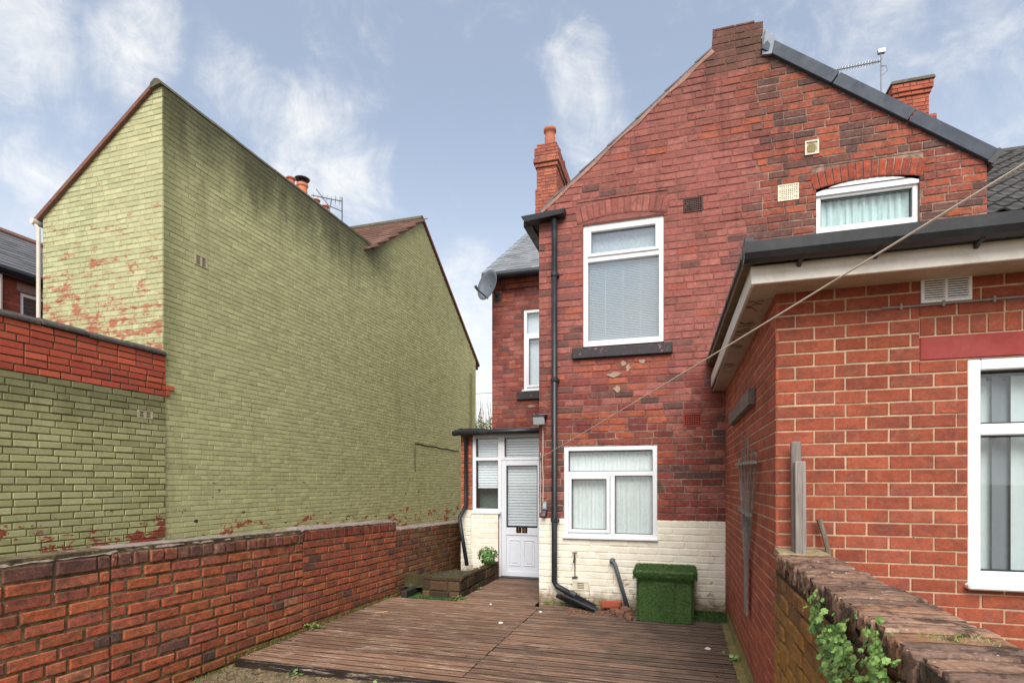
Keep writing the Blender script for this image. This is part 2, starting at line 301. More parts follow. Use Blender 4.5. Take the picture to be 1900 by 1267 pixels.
# ------------------------------------------------------------------ mesh helpers
class MB:
    def __init__(s): s.v = []; s.f = []; s.c = []
    def addv(s, pts): i = len(s.v); s.v += [tuple(p) for p in pts]; return i
    def poly(s, pts): i = s.addv(pts); s.f.append(tuple(range(i, i+len(pts)))); return s
    def hexa(s, p):
        i = s.addv(p)
        for q in ((0, 3, 2, 1), (4, 5, 6, 7), (0, 1, 5, 4), (1, 2, 6, 5), (2, 3, 7, 6), (3, 0, 4, 7)): s.f.append(tuple(i+k for k in q))
        return s
    def box(s, x0, x1, y0, y1, z0, z1):
        return s.hexa([(x0, y0, z0), (x1, y0, z0), (x1, y1, z0), (x0, y1, z0), (x0, y0, z1), (x1, y0, z1), (x1, y1, z1), (x0, y1, z1)])
    def beam(s, a, b, wd, ht, up=(0, 0, 1)):
        a, b, up = V(a), V(b), V(up); d = (b-a).normalized(); r = d.cross(up).normalized(); u = r.cross(d)
        q = [(-1, -1), (1, -1), (1, 1), (-1, 1)]
        return s.hexa([a+r*wd/2*i+u*ht/2*j for i, j in q]+[b+r*wd/2*i+u*ht/2*j for i, j in q])
    def tube(s, pts, r, n=10, cap=True):
        pts = [V(p) for p in pts]; rs = r if isinstance(r, (list, tuple)) else [r]*len(pts); rings = []
        for k, p in enumerate(pts):
            d = (pts[min(k+1, len(pts)-1)]-pts[max(k-1, 0)]).normalized(); a = V((0, 0, 1)) if abs(d.z) < .9 else V((1, 0, 0)); x = d.cross(a).normalized(); y = d.cross(x)
            rings.append(s.addv([p+(x*math.cos(t)+y*math.sin(t))*rs[k] for t in [2*math.pi*j/n for j in range(n)]]))
        for a, b in zip(rings, rings[1:]):
            for j in range(n): s.f.append((a+j, a+(j+1) % n, b+(j+1) % n, b+j))
        if cap: s.f.append(tuple(rings[0]+j for j in range(n))[::-1]); s.f.append(tuple(rings[-1]+j for j in range(n)))
        return s
    def prism(s, pts, off):
        off = V(off); n = len(pts); a = s.addv(pts); b = s.addv([V(p)+off for p in pts]); s.f.append(tuple(range(a, a+n))); s.f.append(tuple(range(b, b+n))[::-1])
        for j in range(n): s.f.append((a+j, b+j, b+(j+1) % n, a+(j+1) % n))
        return s
    def lathe(s, c, prof, n=14):
        c = V(c); rings = [s.addv([c+V((r*math.cos(2*math.pi*j/n), r*math.sin(2*math.pi*j/n), z)) for j in range(n)]) for r, z in prof]
        for a, b in zip(rings, rings[1:]):
            for j in range(n): s.f.append((a+j, a+(j+1) % n, b+(j+1) % n, b+j))
        s.f.append(tuple(rings[-1]+j for j in range(n))); return s
    def mesh(s, name, m, bev=0, smooth=False):
        me = bpy.data.meshes.new(name); me.from_pydata(s.v, [], s.f); me.update()
        bm = bmesh.new(); bm.from_mesh(me); bmesh.ops.recalc_face_normals(bm, faces=bm.faces)
        if bev:
            bmesh.ops.bevel(bm, geom=[e for e in bm.edges if len(e.link_faces) == 2 and e.calc_face_angle(0) > .6], offset=bev, segments=1, affect='EDGES', clamp_overlap=True)
        bm.to_mesh(me); bm.free()
        for mm in (m if isinstance(m, (list, tuple)) else [m]): me.materials.append(mm)
        if smooth: me.shade_smooth() if not bev else None
        return me
    def build(s, name, m, parent=None, bev=0, smooth=False):
        return link(name, s.mesh(name, m, bev, smooth), parent)
WL = {}                                                     # world position of each thing's base
def link(name, data, parent=None, mtx=None):
    o = bpy.data.objects.new(name, data); COL.objects.link(o)
    base = WL.get(parent.name, V((0, 0, 0))) if parent else V((0, 0, 0))
    if parent: o.parent = parent
    o.matrix_basis = Matrix.Translation(-base) @ (mtx or Matrix())
    return o
def thing(name, label, cat, loc, group=None):
    o = bpy.data.objects.new(name, None); COL.objects.link(o); o.location = loc; WL[o.name] = V(loc); o['label'] = label; o['category'] = cat; o.empty_display_size = .2
    if group: o['group'] = group
    return o
def tag(o, label, cat, group=None, kind=None):
    if label: o['label'] = label
    if cat: o['category'] = cat
    if group: o['group'] = group
    if kind: o['kind'] = kind
    return o
def stuff(o): o['kind'] = 'stuff'; return o
class Frame:
    """a wall plane: a metres along u, b metres up, d metres out of the face"""
    def __init__(s, o, u): s.o = V(o); s.u = V(u); s.v = V((0, 0, 1)); s.n = V((u[0], u[1], 0)).normalized().cross(s.v)
    def P(s, a, b, d=0): return s.o+s.u*a+s.v*b+s.n*d

# ------------------------------------------------------------------ bricks
def unit_brick(seed, nu, nv, cu, cv, wob, dep):
    """a unit brick face: x -.5..+.5, z -.5..+.5, front at y = -1, worn edges"""
    r = random.Random(seed); b = MB(); us = [-.5+cu]+[-.5+cu+(1-2*cu)*i/nu for i in range(1, nu)]+[.5-cu]; vs_ = [-.5+cv+(1-2*cv)*i/nv for i in range(nv+1)]
    gi = [[b.addv([(us[i]+r.uniform(-wob, wob)*.32, -1+r.uniform(0, dep), vs_[j]+r.uniform(-wob, wob))]) for i in range(nu+1)] for j in range(nv+1)]
    for j in range(nv):
        for i in range(nu): b.f.append((gi[j][i], gi[j][i+1], gi[j+1][i+1], gi[j+1][i]))
    ring = [gi[0][i] for i in range(nu+1)]+[gi[j][nu] for j in range(1, nv+1)]+[gi[nv][i] for i in range(nu-1, -1, -1)]+[gi[j][0] for j in range(nv-1, 0, -1)]
    def out(k, y):
        x, _, z = b.v[k]; X = -.5 if x < -.5+cu*1.6 and True else (.5 if x > .5-cu*1.6 else x); Z = -.5 if z < -.5+cv*1.9 else (.5 if z > .5-cv*1.9 else z); return (X, y, Z)
    r1 = [b.addv([out(k, -.72)]) for k in ring]; r2 = [b.addv([(b.v[k][0], 0, b.v[k][2])]) for k in r1]; n = len(ring)
    for j in range(n):
        k = (j+1) % n; b.f.append((ring[j], r1[j], r1[k], ring[k])); b.f.append((r1[j], r2[j], r2[k], r1[k]))
    return b
POOLS = {'neat': [unit_brick(s, 2, 1, .010, .035, .012, .05) for s in range(6)], 'old': [unit_brick(20+s, 2, 1, .028, .075, .03, .07) for s in range(8)],
         'rough': [unit_brick(40+s, 3, 2, .035, .095, .035, .13) for s in range(10)], 'cope': [unit_brick(60+s, 6, 5, .035, .035, .014, .07) for s in range(6)]}
_pm = {}
def pool_mesh(pool, k, m):
    key = (pool, k, m.name)
    if key not in _pm:
        me = POOLS[pool][k].mesh('brick', m)
        if pool == 'cope': me.shade_smooth()
        _pm[key] = me
    return _pm[key]
def scan(poly, v):
    xs = []
    for (a, b), (c, d) in zip(poly, poly[1:]+poly[:1]):
        if (b <= v < d) or (d <= v < b): xs.append(a+(c-a)*(v-b)/(d-b))
    return (min(xs), max(xs)) if len(xs) > 1 else None
def minus(iv, lo, hi):
    out = []
    for a, b in iv:
        if hi <= a or lo >= b: out.append((a, b)); continue
        if lo > a: out.append((a, lo))
        if hi < b: out.append((hi, b))
    return out
def lay(F, poly, holes, colf, course=.0755, blen=.225, joint=.01, jv=None, bond='stretcher', v0=None, proud=.006, pool='neat', mort=None, seed=1, pat=None, jit=.0, reveal=0.0, pj=.25):
    """courses of bricks filling poly (a, b) less the rectangular holes: returns the bricks; adds the recessed mortar face to mort"""
    r = random.Random(seed); out = []; lo = min(p[1] for p in poly); hi = max(p[1] for p in poly); v = lo if v0 is None else v0; k = 0; jv = joint if jv is None else jv
    while v < hi-.002:
        t = min(v+course, hi); vv0 = max(v, lo); mid = (vv0+t)/2; k += 1
        if t <= lo+.002 or t-vv0 < .01: v += course; continue
        iv = scan(poly, mid); ib = scan(poly, vv0+1e-4); it = scan(poly, t-1e-4)
        if not iv: v += course; continue
        cuts = []                                                    # (lo, hi, keep_from, keep_to)
        for (a0, a1, b0, b1) in holes:
            if b1 > vv0+.001 and b0 < t-.001: cuts.append((a0, a1, b0, b1))
        full = [iv]
        for c in cuts: full = minus(full, c[0], c[1])
        segs = [(a, b, vv0, t) for a, b in full]
        for (a0, a1, b0, b1) in cuts:                                # slices above or below a hole that ends inside this course
            for y0, y1 in ((vv0, min(b0, t)), (max(b1, vv0), t)):
                if y1-y0 > .004:
                    sl = [(max(a0, iv[0]), min(a1, iv[1]))]
                    for c in cuts:
                        if c != (a0, a1, b0, b1) and c[3] > y0+.002 and c[2] < y1-.002: sl = minus(sl, c[0], c[1])
                    segs += [(a, b, y0, y1) for a, b in sl if b-a > .005]
        if mort is not None:
            for a, b, y0, y1 in segs:
                A0 = ib[0] if ib and abs(a-iv[0]) < 1e-6 else a; B0 = ib[1] if ib and abs(b-iv[1]) < 1e-6 else b; A1 = it[0] if it and abs(a-iv[0]) < 1e-6 else a; B1 = it[1] if it and abs(b-iv[1]) < 1e-6 else b
                mort.poly([F.P(A0, y0), F.P(B0, y0), F.P(B1, y1), F.P(A1, y1)])
        # bricks of this course
        a = iv[0]-.001; edges = []; head = (bond == 'garden' and k % 4 == 0)
        base = min(p[0] for p in poly)
        if pat: ws = pat[k % len(pat)]
        cur = base - (0 if pat else (blen*(.5 if k % 2 else 0)+(r.uniform(0, .05) if jit else 0) if not head else blen*.25)); j = 0
        while cur < iv[1]:
            if pat: wd = ws[min(j, len(ws)-1)]
            else: wd = (blen/2 if head else blen)
            if jit and not head and not pat:
                if r.random() < pj: wd = blen/2
                wd *= 1+r.uniform(-jit, jit)
            edges.append((cur, cur+wd)); cur += wd; j += 1
        for e0, e1 in edges:
            for a, b, y0, y1 in segs:
                s0, s1 = max(e0, a), min(e1, b)
                if s1-s0 < .028 or y1-y0 < .018: continue
                q0 = s0+(jv/2 if e0 >= a-1e-6 and s0 > iv[0]+.004 else 0); q1 = s1-(jv/2 if e1 <= b+1e-6 and s1 < iv[1]-.004 else 0)
                h = y1-y0-joint*(1 if y1-y0 > course*.9 else .7)
                if h < .012: continue
                c_ = (q0+q1)/2; bm_ = (y0+y1)/2
                w_j = r.uniform(.965, 1.0) if pool == 'neat' else r.uniform(.93, 1.0); out.append(dict(F=F, a=c_+r.uniform(-.0015, .0015), b=bm_+r.uniform(-.0015, .0015)*(1 if pool == 'neat' else 1.6), w=(q1-q0)*(1-(1-w_j)*.35), h=h*w_j, col=colf(c_, bm_, r), d=proud*(1+(r.uniform(-.5, .6) if jit else r.uniform(-.15, .15))), pool=pool, k=r.randrange(len(POOLS[pool])), rot=r.uniform(-.012, .012) if jit else 0))
        v += course
    if mort is not None and reveal:
        for (a0, a1, b0, b1) in holes:
            for p, q in (((a0, b0), (a1, b0)), ((a1, b0), (a1, b1)), ((a1, b1), (a0, b1)), ((a0, b1), (a0, b0))):
                mort.poly([F.P(p[0], p[1], .002), F.P(q[0], q[1], .002), F.P(q[0], q[1], -reveal), F.P(p[0], p[1], -reveal)])
    return out
def brick_mtx(b):
    F = b['F']; u = F.u.normalized(); n = F.n; v = n.cross(u).normalized()
    rot = Matrix((u, -n, v)).transposed().to_4x4() @ Matrix.Rotation(b.get('rot', 0)+b.get('turn', 0), 4, 'Y')
    sink = .012
    return Matrix.Translation(F.P(b['a'], b['b'], -sink)) @ rot @ Matrix.Diagonal((b['w'], b['d']+sink, b['h'], 1))
def place_bricks(parent, bricks, mats, limit=300, vis=None, name='brick', rest='brickwork'):
    """the bricks that show largest become parts of their own, the rest one part of real geometry"""
    for b in bricks:
        p = b['F'].P(b['a'], b['b']); s = seen_at(p); b['s'] = 0
        if s and -30 < s[0] < 1930 and -30 < s[1] < 1297 and (vis is None or vis(p, s)):
            d = EYE-p; b['s'] = b['w']*b['h']*abs(d.normalized().dot(b['F'].n))/d.length_squared
    bricks.sort(key=lambda b: -b['s']); near = [b for b in bricks[:limit] if b['s'] > 0]; far = bricks[len(near):]
    for b in near:
        o = link(name, pool_mesh(b['pool'], b['k'], mats[0]), parent, brick_mtx(b)); o.color = (*b['col'], 1)
    if far:
        vs, fs, cs = [], [], []
        for b in far:
            m_ = brick_mtx(b); pb = POOLS[b['pool']][b['k']]; i = len(vs)
            if b['s'] == 0 and False: continue
            vs += [tuple(m_ @ V(p)) for p in pb.v]; fs += [tuple(i+k for k in f) for f in pb.f]; cs += [b['col']]*len(pb.f)
        me = bpy.data.meshes.new(rest); me.from_pydata(vs, [], fs); me.update()
        at = me.color_attributes.new('tone', 'FLOAT_COLOR', 'CORNER'); buf = []
        for f, c in zip(fs, cs): buf += [c[0], c[1], c[2], 1.0]*len(f)
        at.data.foreach_set('color', buf); me.materials.append(mats[1]); stuff(link(rest, me, parent))
def pick(*cols):
    cs = [L(*c) for c in cols]
    def f(a, b, r):
        c, e = r.choice(cs), r.choice(cs); t = r.random()*.5; k = r.uniform(.88, 1.12); return tuple((x*(1-t)+y*t)*k for x, y in zip(c, e))
    return f
def arch(F, a0, a1, zs, sag, ht, n, colf, seed, pool='old', proud=.008):
    """a segmental arch of bricks on end over an opening"""
    r = random.Random(seed); half = (a1-a0)/2; rad = (half*half+sag*sag)/(2*sag); out = []; cx = (a0+a1)/2; cz = zs+sag-rad; th = math.asin(half/rad)*1.0
    for i in range(n):
        t = -th+2*th*(i+.5)/n; rr = rad+ht/2; wd = 2*half/n
        out.append(dict(F=F, a=cx+rr*math.sin(t), b=cz+rr*math.cos(t), w=wd*.88, h=ht*r.uniform(.94, 1.0), col=colf(0, 0, r), d=proud, pool=pool, k=r.randrange(6), turn=t))
    return out

# ------------------------------------------------------------------ windows
def window(parent, F, a0, a1, b0, b1, fr=.06, bars=(), glass=None, recess=.055, name='window', sashes=(), bot=None):
    """white frame (part) with panes (sub-parts); bars: ('h', z, from, to) or ('v', x, from, to) as centre lines; sashes: raised inner frames"""
    def fb(mb, x0, x1, z0, z1, d0, d1):
        return mb.hexa([F.P(x0, z0, d0), F.P(x1, z0, d0), F.P(x1, z0, d1), F.P(x0, z0, d1), F.P(x0, z1, d0), F.P(x1, z1, d0), F.P(x1, z1, d1), F.P(x0, z1, d1)])
    d1, d0 = -recess+.03, -recess-.04; mb = MB(); bt = bot or fr
    fb(mb, a0, a0+fr, b0, b1, d1, d0); fb(mb, a1-fr, a1, b0, b1, d1, d0); fb(mb, a0+fr, a1-fr, b1-fr, b1, d1, d0); fb(mb, a0+fr, a1-fr, b0, b0+bt, d1, d0)
    for kind, c, p, q in bars:
        if kind == 'h': fb(mb, p, q, c-fr*.5, c+fr*.5, d1-.002, d0)
        else: fb(mb, c-fr*.5, c+fr*.5, p, q, d1-.004, d0)
    w_ = mb.build(name, UPVC, parent, bev=.006)
    for (x0, x1, z0, z1) in sashes:
        s = MB(); t = .045; fb(s, x0, x0+t, z0, z1, d1+.016, d0); fb(s, x1-t, x1, z0, z1, d1+.016, d0); fb(s, x0+t, x1-t, z1-t, z1, d1+.016, d0); fb(s, x0+t, x1-t, z0, z0+t, d1+.016, d0)
        s.build('sash', UPVC, w_, bev=.008)
    return w_, fb
def pane(w_, F, x0, x1, z0, z1, d, m=None):
    r = MB(); r.hexa([F.P(x0, z0, d), F.P(x1, z0, d), F.P(x1, z0, d-.006), F.P(x0, z0, d-.006), F.P(x0, z1, d), F.P(x1, z1, d), F.P(x1, z1, d-.006), F.P(x0, z1, d-.006)])
    return r.build('pane', m or GLASS, w_)
def gasket(w_, fb, x0, x1, z0, z1, d):
    s = MB(); t = .008
    fb(s, x0, x0+t, z0, z1, d, d-.01); fb(s, x1-t, x1, z0, z1, d, d-.01); fb(s, x0+t, x1-t, z1-t, z1, d, d-.01); fb(s, x0+t, x1-t, z0, z0+t, d, d-.01); return s.build('gasket', BLACK, w_)
def curtain(w_, F, x0, x1, z0, z1, d, waves, amp, m, name='curtain'):
    mb = MB(); n = waves*6; r = random.Random(int(x0*100)); ph = r.random()*6
    for i in range(n):
        t0, t1 = i/n, (i+1)/n; f = lambda t: d+amp*(math.sin(2*math.pi*waves*t+ph)+.4*math.sin(2*math.pi*waves*2.37*t))
        mb.poly([F.P(x0+(x1-x0)*t0, z0, f(t0)), F.P(x0+(x1-x0)*t1, z0, f(t1)), F.P(x0+(x1-x0)*t1, z1, f(t1)), F.P(x0+(x1-x0)*t0, z1, f(t0))])
    return mb.build(name, m, w_)
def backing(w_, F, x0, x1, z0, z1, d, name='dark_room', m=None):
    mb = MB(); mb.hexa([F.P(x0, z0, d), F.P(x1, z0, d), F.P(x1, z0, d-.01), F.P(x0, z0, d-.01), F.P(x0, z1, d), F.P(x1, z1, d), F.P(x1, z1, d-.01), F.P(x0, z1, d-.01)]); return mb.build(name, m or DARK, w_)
# ================================================================== THE SETTING
mb = MB(); mb.poly([(-600, -600, -.075), (600, -600, -.075), (600, 900, -.075), (-600, 900, -.075)]); tag(mb.build('ground', SOIL), 'bare trodden soil in front of the deck', None, None, 'structure')

# ------------------------------------------------------------------ deck
deck = bpy.data.objects.new('wooden_deck', None); COL.objects.link(deck); deck.location = (-1.6, 4.1, 0); WL['wooden_deck'] = V(deck.location); deck['label'] = 'weathered grooved timber deck between the two walls'; deck['kind'] = 'structure'
def plank_mesh(ln, wd=.116, ridges=5, seed=0):
    r = random.Random(seed); b = MB(); prof = []
    for i in range(ridges):
        y0 = wd*i/ridges; st = wd/ridges
        if i == ridges//2: prof += [(y0+st*.06, -.006), (y0+st*.16, 0), (y0+st*.30, 0), (y0+st*.34, -.008), (y0+st*.66, -.008), (y0+st*.70, 0), (y0+st*.84, 0), (y0+st*.9, -.006)]; continue
        prof += [(y0+st*.06, -.006), (y0+st*.22, 0), (y0+st*.72, 0), (y0+st*.9, -.006)]
    prof = [(0, -.028), (0, -.009), (.007, -.007)]+prof[1:-1]+[(wd-.007, -.007), (wd, -.009), (wd, -.028)]; A = b.addv([(-ln/2, y, z) for y, z in prof]); B = b.addv([(ln/2, y, z) for y, z in prof]); n = len(prof)
    for i in range(n): b.f.append((A+i, A+(i+1) % n, B+(i+1) % n, B+i))
    b.f.append(tuple(A+i for i in range(n))); b.f.append(tuple(B+i for i in range(n))[::-1]); return b.mesh('plank', DECK)
pms = {}
def planks(x0, x1, y0, y1, seed, skew=0.0):
    r = random.Random(seed); ln = x1-x0
    if ln not in pms: pms[ln] = plank_mesh(ln)
    y = y0
    while y < y1-.06:
        rot = Matrix.Rotation(skew+r.uniform(-.0022, .0022), 4, 'Z') @ Matrix.Rotation(r.uniform(-.002, .002), 4, 'Y')
        link('plank', pms[ln], deck, Matrix.Translation(((x0+x1)/2+r.uniform(-.006, .006), y, r.uniform(-.0012, .0008))) @ rot); y += .1225
planks(-3.84, -1.705, 4.10, 6.90, 1, .006); planks(-1.695, .48, 4.10, 7.08, 2, -.004); planks(-2.87, -1.785, 6.92, 8.84, 3)
mb = MB(); mb.box(-3.86, .54, 4.075, 4.098, -.125, -.012); mb.build('edge_board', DECK, deck)
mb = MB()
for x in (-3.6, -2.7, -1.75, -1.65, -.6, .3): mb.box(x-.03, x+.03, 4.11, 7.0, -.125, -.03)
for x in (-2.7, -1.85): mb.box(x-.03, x+.03, 6.95, 8.82, -.125, -.03)
mb.build('joist', SLEEPER, deck)

# ================================================================== THE MAIN HOUSE
GY = 7.15; house = thing('brick_house', 'red brick house with a steep gable, cream painted plinth and grey verge trim', 'house', (-1.77, GY, 0))
F = Frame((0, GY, 0), (1, 0, 0))
poly = [(-1.77, -.11), (3.19, -.11), (3.19, 5.05), (.978, 6.72), (.978, 7.11), (.41, 7.13), (.41, 6.86), (-1.77, 5.17)]
pinkish = pick((160, 96, 88), (152, 88, 80), (166, 102, 94), (148, 84, 76), (156, 96, 82), (140, 80, 74)); natural = pick((156, 82, 64), (144, 74, 60), (122, 68, 60), (136, 72, 62), (166, 90, 68), (152, 84, 70))
maroon = pick((130, 60, 54), (142, 70, 60), (116, 56, 52), (134, 72, 60)); orange = pick((170, 92, 64), (164, 88, 66), (158, 80, 60)); dark = pick((108, 72, 66), (96, 72, 68), (118, 78, 68), (88, 66, 64)); stumpc = pick((112, 82, 70), (98, 74, 64), (120, 86, 76))
def gable_col(a, b, r):
    nz_ = mnoise.noise(V((a*.9, b*.9, 3.1)))
    if b < 1.128: return tuple(x*r.uniform(.96, 1.03) for x in L(234, 227, 210))
    if b > 6.62 and .3 < a < 1.1: return stumpc(a, b, r)
    if -1.45 < a < -.22 and 2.07 < b < 2.5+.2*nz_: return orange(a, b, r) if r.random() < .45 else maroon(a, b, r)
    if -1.3 < a < -.1 and 2.95 < b < 3.2: return orange(a, b, r) if r.random() < .5 else natural(a, b, r)
    if a < .85+.35*nz_ and b > 3.0:
        q = r.random(); return orange(a, b, r) if q < .045 else dark(a, b, r) if q < .10+(.2 if a < -1.25 else 0) else pinkish(a, b, r)
    if b > 3.4:
        q = r.random(); soot = .42 if .75 < a < 1.35 else .24; return dark(a, b, r) if q < soot else orange(a, b, r) if q < soot+.16 else natural(a, b, r)
    q = r.random(); return dark(a, b, r) if q < (.16 if a < .3 else .3) else orange(a, b, r) if q < .26 and a < 0 else (maroon(a, b, r) if r.random() < .6 else pinkish(a, b, r))
UPW = (-1.183, -.162, 3.366, 4.963); LOW = (-1.432, -.243, .885, 2.07); RW = (1.545, 2.573, 4.485, 5.0)
holes = [UPW, LOW, (-1.26, -.125, 4.963, 5.25), RW, (1.50, 2.61, 5.0, 5.262), (-1.318, -.06, 3.205, 3.345), (1.545, 2.573, 4.41, 4.484),
         (.07, .296, 4.935, 5.108), (1.137, 1.361, 4.916, 5.109), (1.424, 1.57, 5.411, 5.575), (.07, .285, 2.295, 2.448), (-1.314, -1.108, .198, .306)]
mort = MB(); CO = .0865; bl = lay(F, poly, holes, gable_col, CO, .236, .011, bond='stretcher', jv=.008, v0=1.128-15*CO, proud=.0065, pool='old', mort=mort, seed=5, jit=.06, reveal=.12, pj=.16)
mort.poly([F.P(-1.27, 4.95, -.003), F.P(-.115, 4.95, -.003), F.P(-.115, 5.26, -.003), F.P(-1.27, 5.26, -.003)]); mort.poly([F.P(1.49, 4.99, -.003)]+[F.P(1.515+1.085*i/12, 5.0+.065*(1-(i/6-1)**2), -.003) for i in range(13)]+[F.P(2.62, 4.99, -.003), F.P(2.62, 5.27, -.003), F.P(1.49, 5.27, -.003)])
bl += arch(F, -1.25, -.135, 4.965, .075, .205, 15, lambda a, b, r: pinkish(a, b, r), 3)
bl += arch(F, 1.515, 2.60, 4.99, .065, .20, 15, pick((170, 80, 56), (160, 74, 54), (150, 72, 56)), 4)
mort.build('gable_wall', HOUSE[2], house); mort = MB()
# the part of the main range that shows to the left, further back
BY = 10.2; F2 = Frame((0, BY, 0), (1, 0, 0)); poly2 = [(-3.47, -.1), (-1.6, -.1), (-1.6, 5.34), (-3.47, 5.34)]
BW = (-2.83, -2.17, 3.345, 4.91)
back_col = lambda a, b, r: (dark if r.random() < .14 else orange if r.random() < .08 else maroon if r.random() < .55 else pinkish)(a, b, r)
bl += lay(F2, poly2, [BW, (-2.96, -2.04, 3.185, 3.342)], back_col, CO, .236, .010, proud=.006, pool='old', mort=mort, seed=8, jit=.05, reveal=.1)
for b0, pr in ((5.34, .035), (5.43, .075)):
    Fc = Frame((0, BY-pr, 0), (1, 0, 0)); bl += lay(Fc, [(-3.47-pr, b0), (-1.6, b0), (-1.6, b0+.088), (-3.47-pr, b0+.088)], [], back_col, CO, .236, .006, proud=.006, pool='old', mort=mort, seed=9, jit=.03)
    mb = MB(); mb.box(-3.47-pr, -1.6, BY-pr+.001, BY+.1, b0, b0+.089); mb.build('corbel', HOUSE[2], house)
mort.build('rear_wall', HOUSE[2], house); mort = MB()
# porch pier of orange brick, left of the glazing
PY = 8.9; F3 = Frame((0, PY, 0), (1, 0, 0)); pier_col = pick((184, 98, 66), (172, 88, 60), (160, 82, 62), (190, 110, 80))
bl += lay(F3, [(-3.60, -.1), (-3.385, -.1), (-3.385, 2.44), (-3.60, 2.44)], [], pier_col, .078, .22, .010, proud=.007, pool='rough', mort=mort, seed=12, jit=.08)
mort.build('porch_pier', HOUSE[2], house); mort = MB()
cream_col = lambda a, b, r: tuple(x*r.uniform(.97, 1.03) for x in L(234, 227, 210))
Fd = Frame((0, PY-.06, 0), (1, 0, 0)); bl += lay(Fd, [(-3.385, -.1), (-2.90, -.1), (-2.90, 1.075), (-3.385, 1.075)], [], cream_col, .0855, .236, .009, proud=.003, pool='old', mort=mort, seed=13, v0=1.075-14*.0855)
mort.build('dwarf_wall', HOUSE[2], house)
place_bricks(house, bl, HOUSE, 300)
# solid cores behind the faces
mb = MB(); mb.prism([(x, GY+.26, z) for x, z in [(-1.762, -.12), (3.18, -.12), (3.18, 5.0), (.97, 6.66), (.42, 6.80), (-1.762, 5.12)]], (0, 6.6, 0))
for x0, x1 in ((-1.765, -1.70), (3.13, 3.185)): mb.box(x0, x1, GY+.004, GY+.262, -.12, 4.98)
mb.box(.415, .972, GY+.004, GY+.45, 6.6, 7.10); mb.prism([(-3.465, BY+.25, -.12), (-3.465, BY+7.8, -.12), (-3.465, BY+7.8, 5.6), (-3.465, BY+3.9, 8.25), (-3.465, BY+.25, 5.62)], (6.6, 0, 0))
mb.box(-3.465, -3.40, BY+.004, BY+.252, -.12, 5.34); mb.box(-3.36, -2.905, PY-.056, PY+.06, -.12, 1.075); mb.box(-3.595, -3.39, PY+.004, BY, -.12, 2.44)
mb.build('wall_core', STUMP, house)
# mortar patches on the brick
for a, b, sx, sz, sd in ((-.77, 2.985, .10, .035, 1), (-.60, 3.06, .03, .05, 2), (-.735, 2.80, .045, .045, 3), (-.66, 3.12, .045, .035, 4), (-.43, 3.13, .04, .028, 5), (-2.68, 3.06, .08, .03, 6), (-2.62, 2.86, .03, .06, 7)):
    r = random.Random(sd); f_ = F if a > -1.7 else F2; mb = MB(); pts = [f_.P(a+sx*math.cos(t)*r.uniform(.55, 1.2), b+sz*math.sin(t)*r.uniform(.55, 1.2), .008) for t in [2*math.pi*i/11 for i in range(11)]]
    mb.prism([p+f_.n*.004 for p in pts], -f_.n*.012); mb.build('mortar_patch', plain('mortar_patch', (164, 140, 122), .95, .12, .3, 50) if sd == 1 else bpy.data.materials['mortar_patch'], house)
# ---- upper window: fanlight over a pane with a slatted blind
w_, fb = window(house, F, *UPW, fr=.062, bars=[('h', 4.50, UPW[0]+.062, UPW[1]-.062)], sashes=[(-1.122, -.223, 4.53, 4.90)], bot=.075)
pane(w_, F, -1.09, -.255, 4.56, 4.86, -.06, GLASS2); gasket(w_, fb, -1.079, -.266, 4.573, 4.857, -.052)
pane(w_, F, -1.12, -.225, 3.44, 4.47, -.07, GLASS2)
mb = MB(); z = 3.46
while z < 4.46: fb(mb, -1.115, -.23, z, z+.0025, -.105, -.13); mb.hexa([F.P(-1.115, z, -.10), F.P(-.23, z, -.10), F.P(-.23, z+.012, -.125), F.P(-1.115, z+.012, -.125), F.P(-1.115, z+.002, -.10), F.P(-.23, z+.002, -.10), F.P(-.23, z+.014, -.125), F.P(-1.115, z+.014, -.125)]); z += .0215
for x in (-.90, -.675, -.45): fb(mb, x-.002, x+.002, 3.46, 4.46, -.096, -.099)
mb.build('blind', BLIND, w_); backing(w_, F, -1.18, -.165, 3.37, 4.96, -.145, 'room_wall', plain('room_wall', (206, 214, 220), .8))
# ---- lower window: fanlight over two lights, net curtains
w_, fb = window(house, F, *LOW, fr=.058, bars=[('h', 1.715, LOW[0]+.058, LOW[1]-.058), ('v', -.80, LOW[2]+.058, 1.686)], sashes=[(-1.376, -.832, .945, 1.688)], recess=.03)
pane(w_, F, -1.374, -.30, 1.744, 2.012, -.045); gasket(w_, fb, -1.373, -.302, 1.745, 2.011, -.028)
pane(w_, F, -1.33, -.878, .99, 1.643, -.04); gasket(w_, fb, -1.330, -.878, .991, 1.642, -.02); pane(w_, F, -.77, -.30, .944, 1.686, -.045); gasket(w_, fb, -.770, -.302, .944, 1.685, -.028)
curtain(w_, F, -1.375, -.30, .90, 2.0, -.10, 19, .008, CURT, 'net_curtain'); backing(w_, F, -1.43, -.245, .89, 2.065, -.24)
mb = MB(); fb(mb, -1.445, -.232, .868, .895, .045, -.06); mb.build('sill', UPVC, w_, bev=.006)
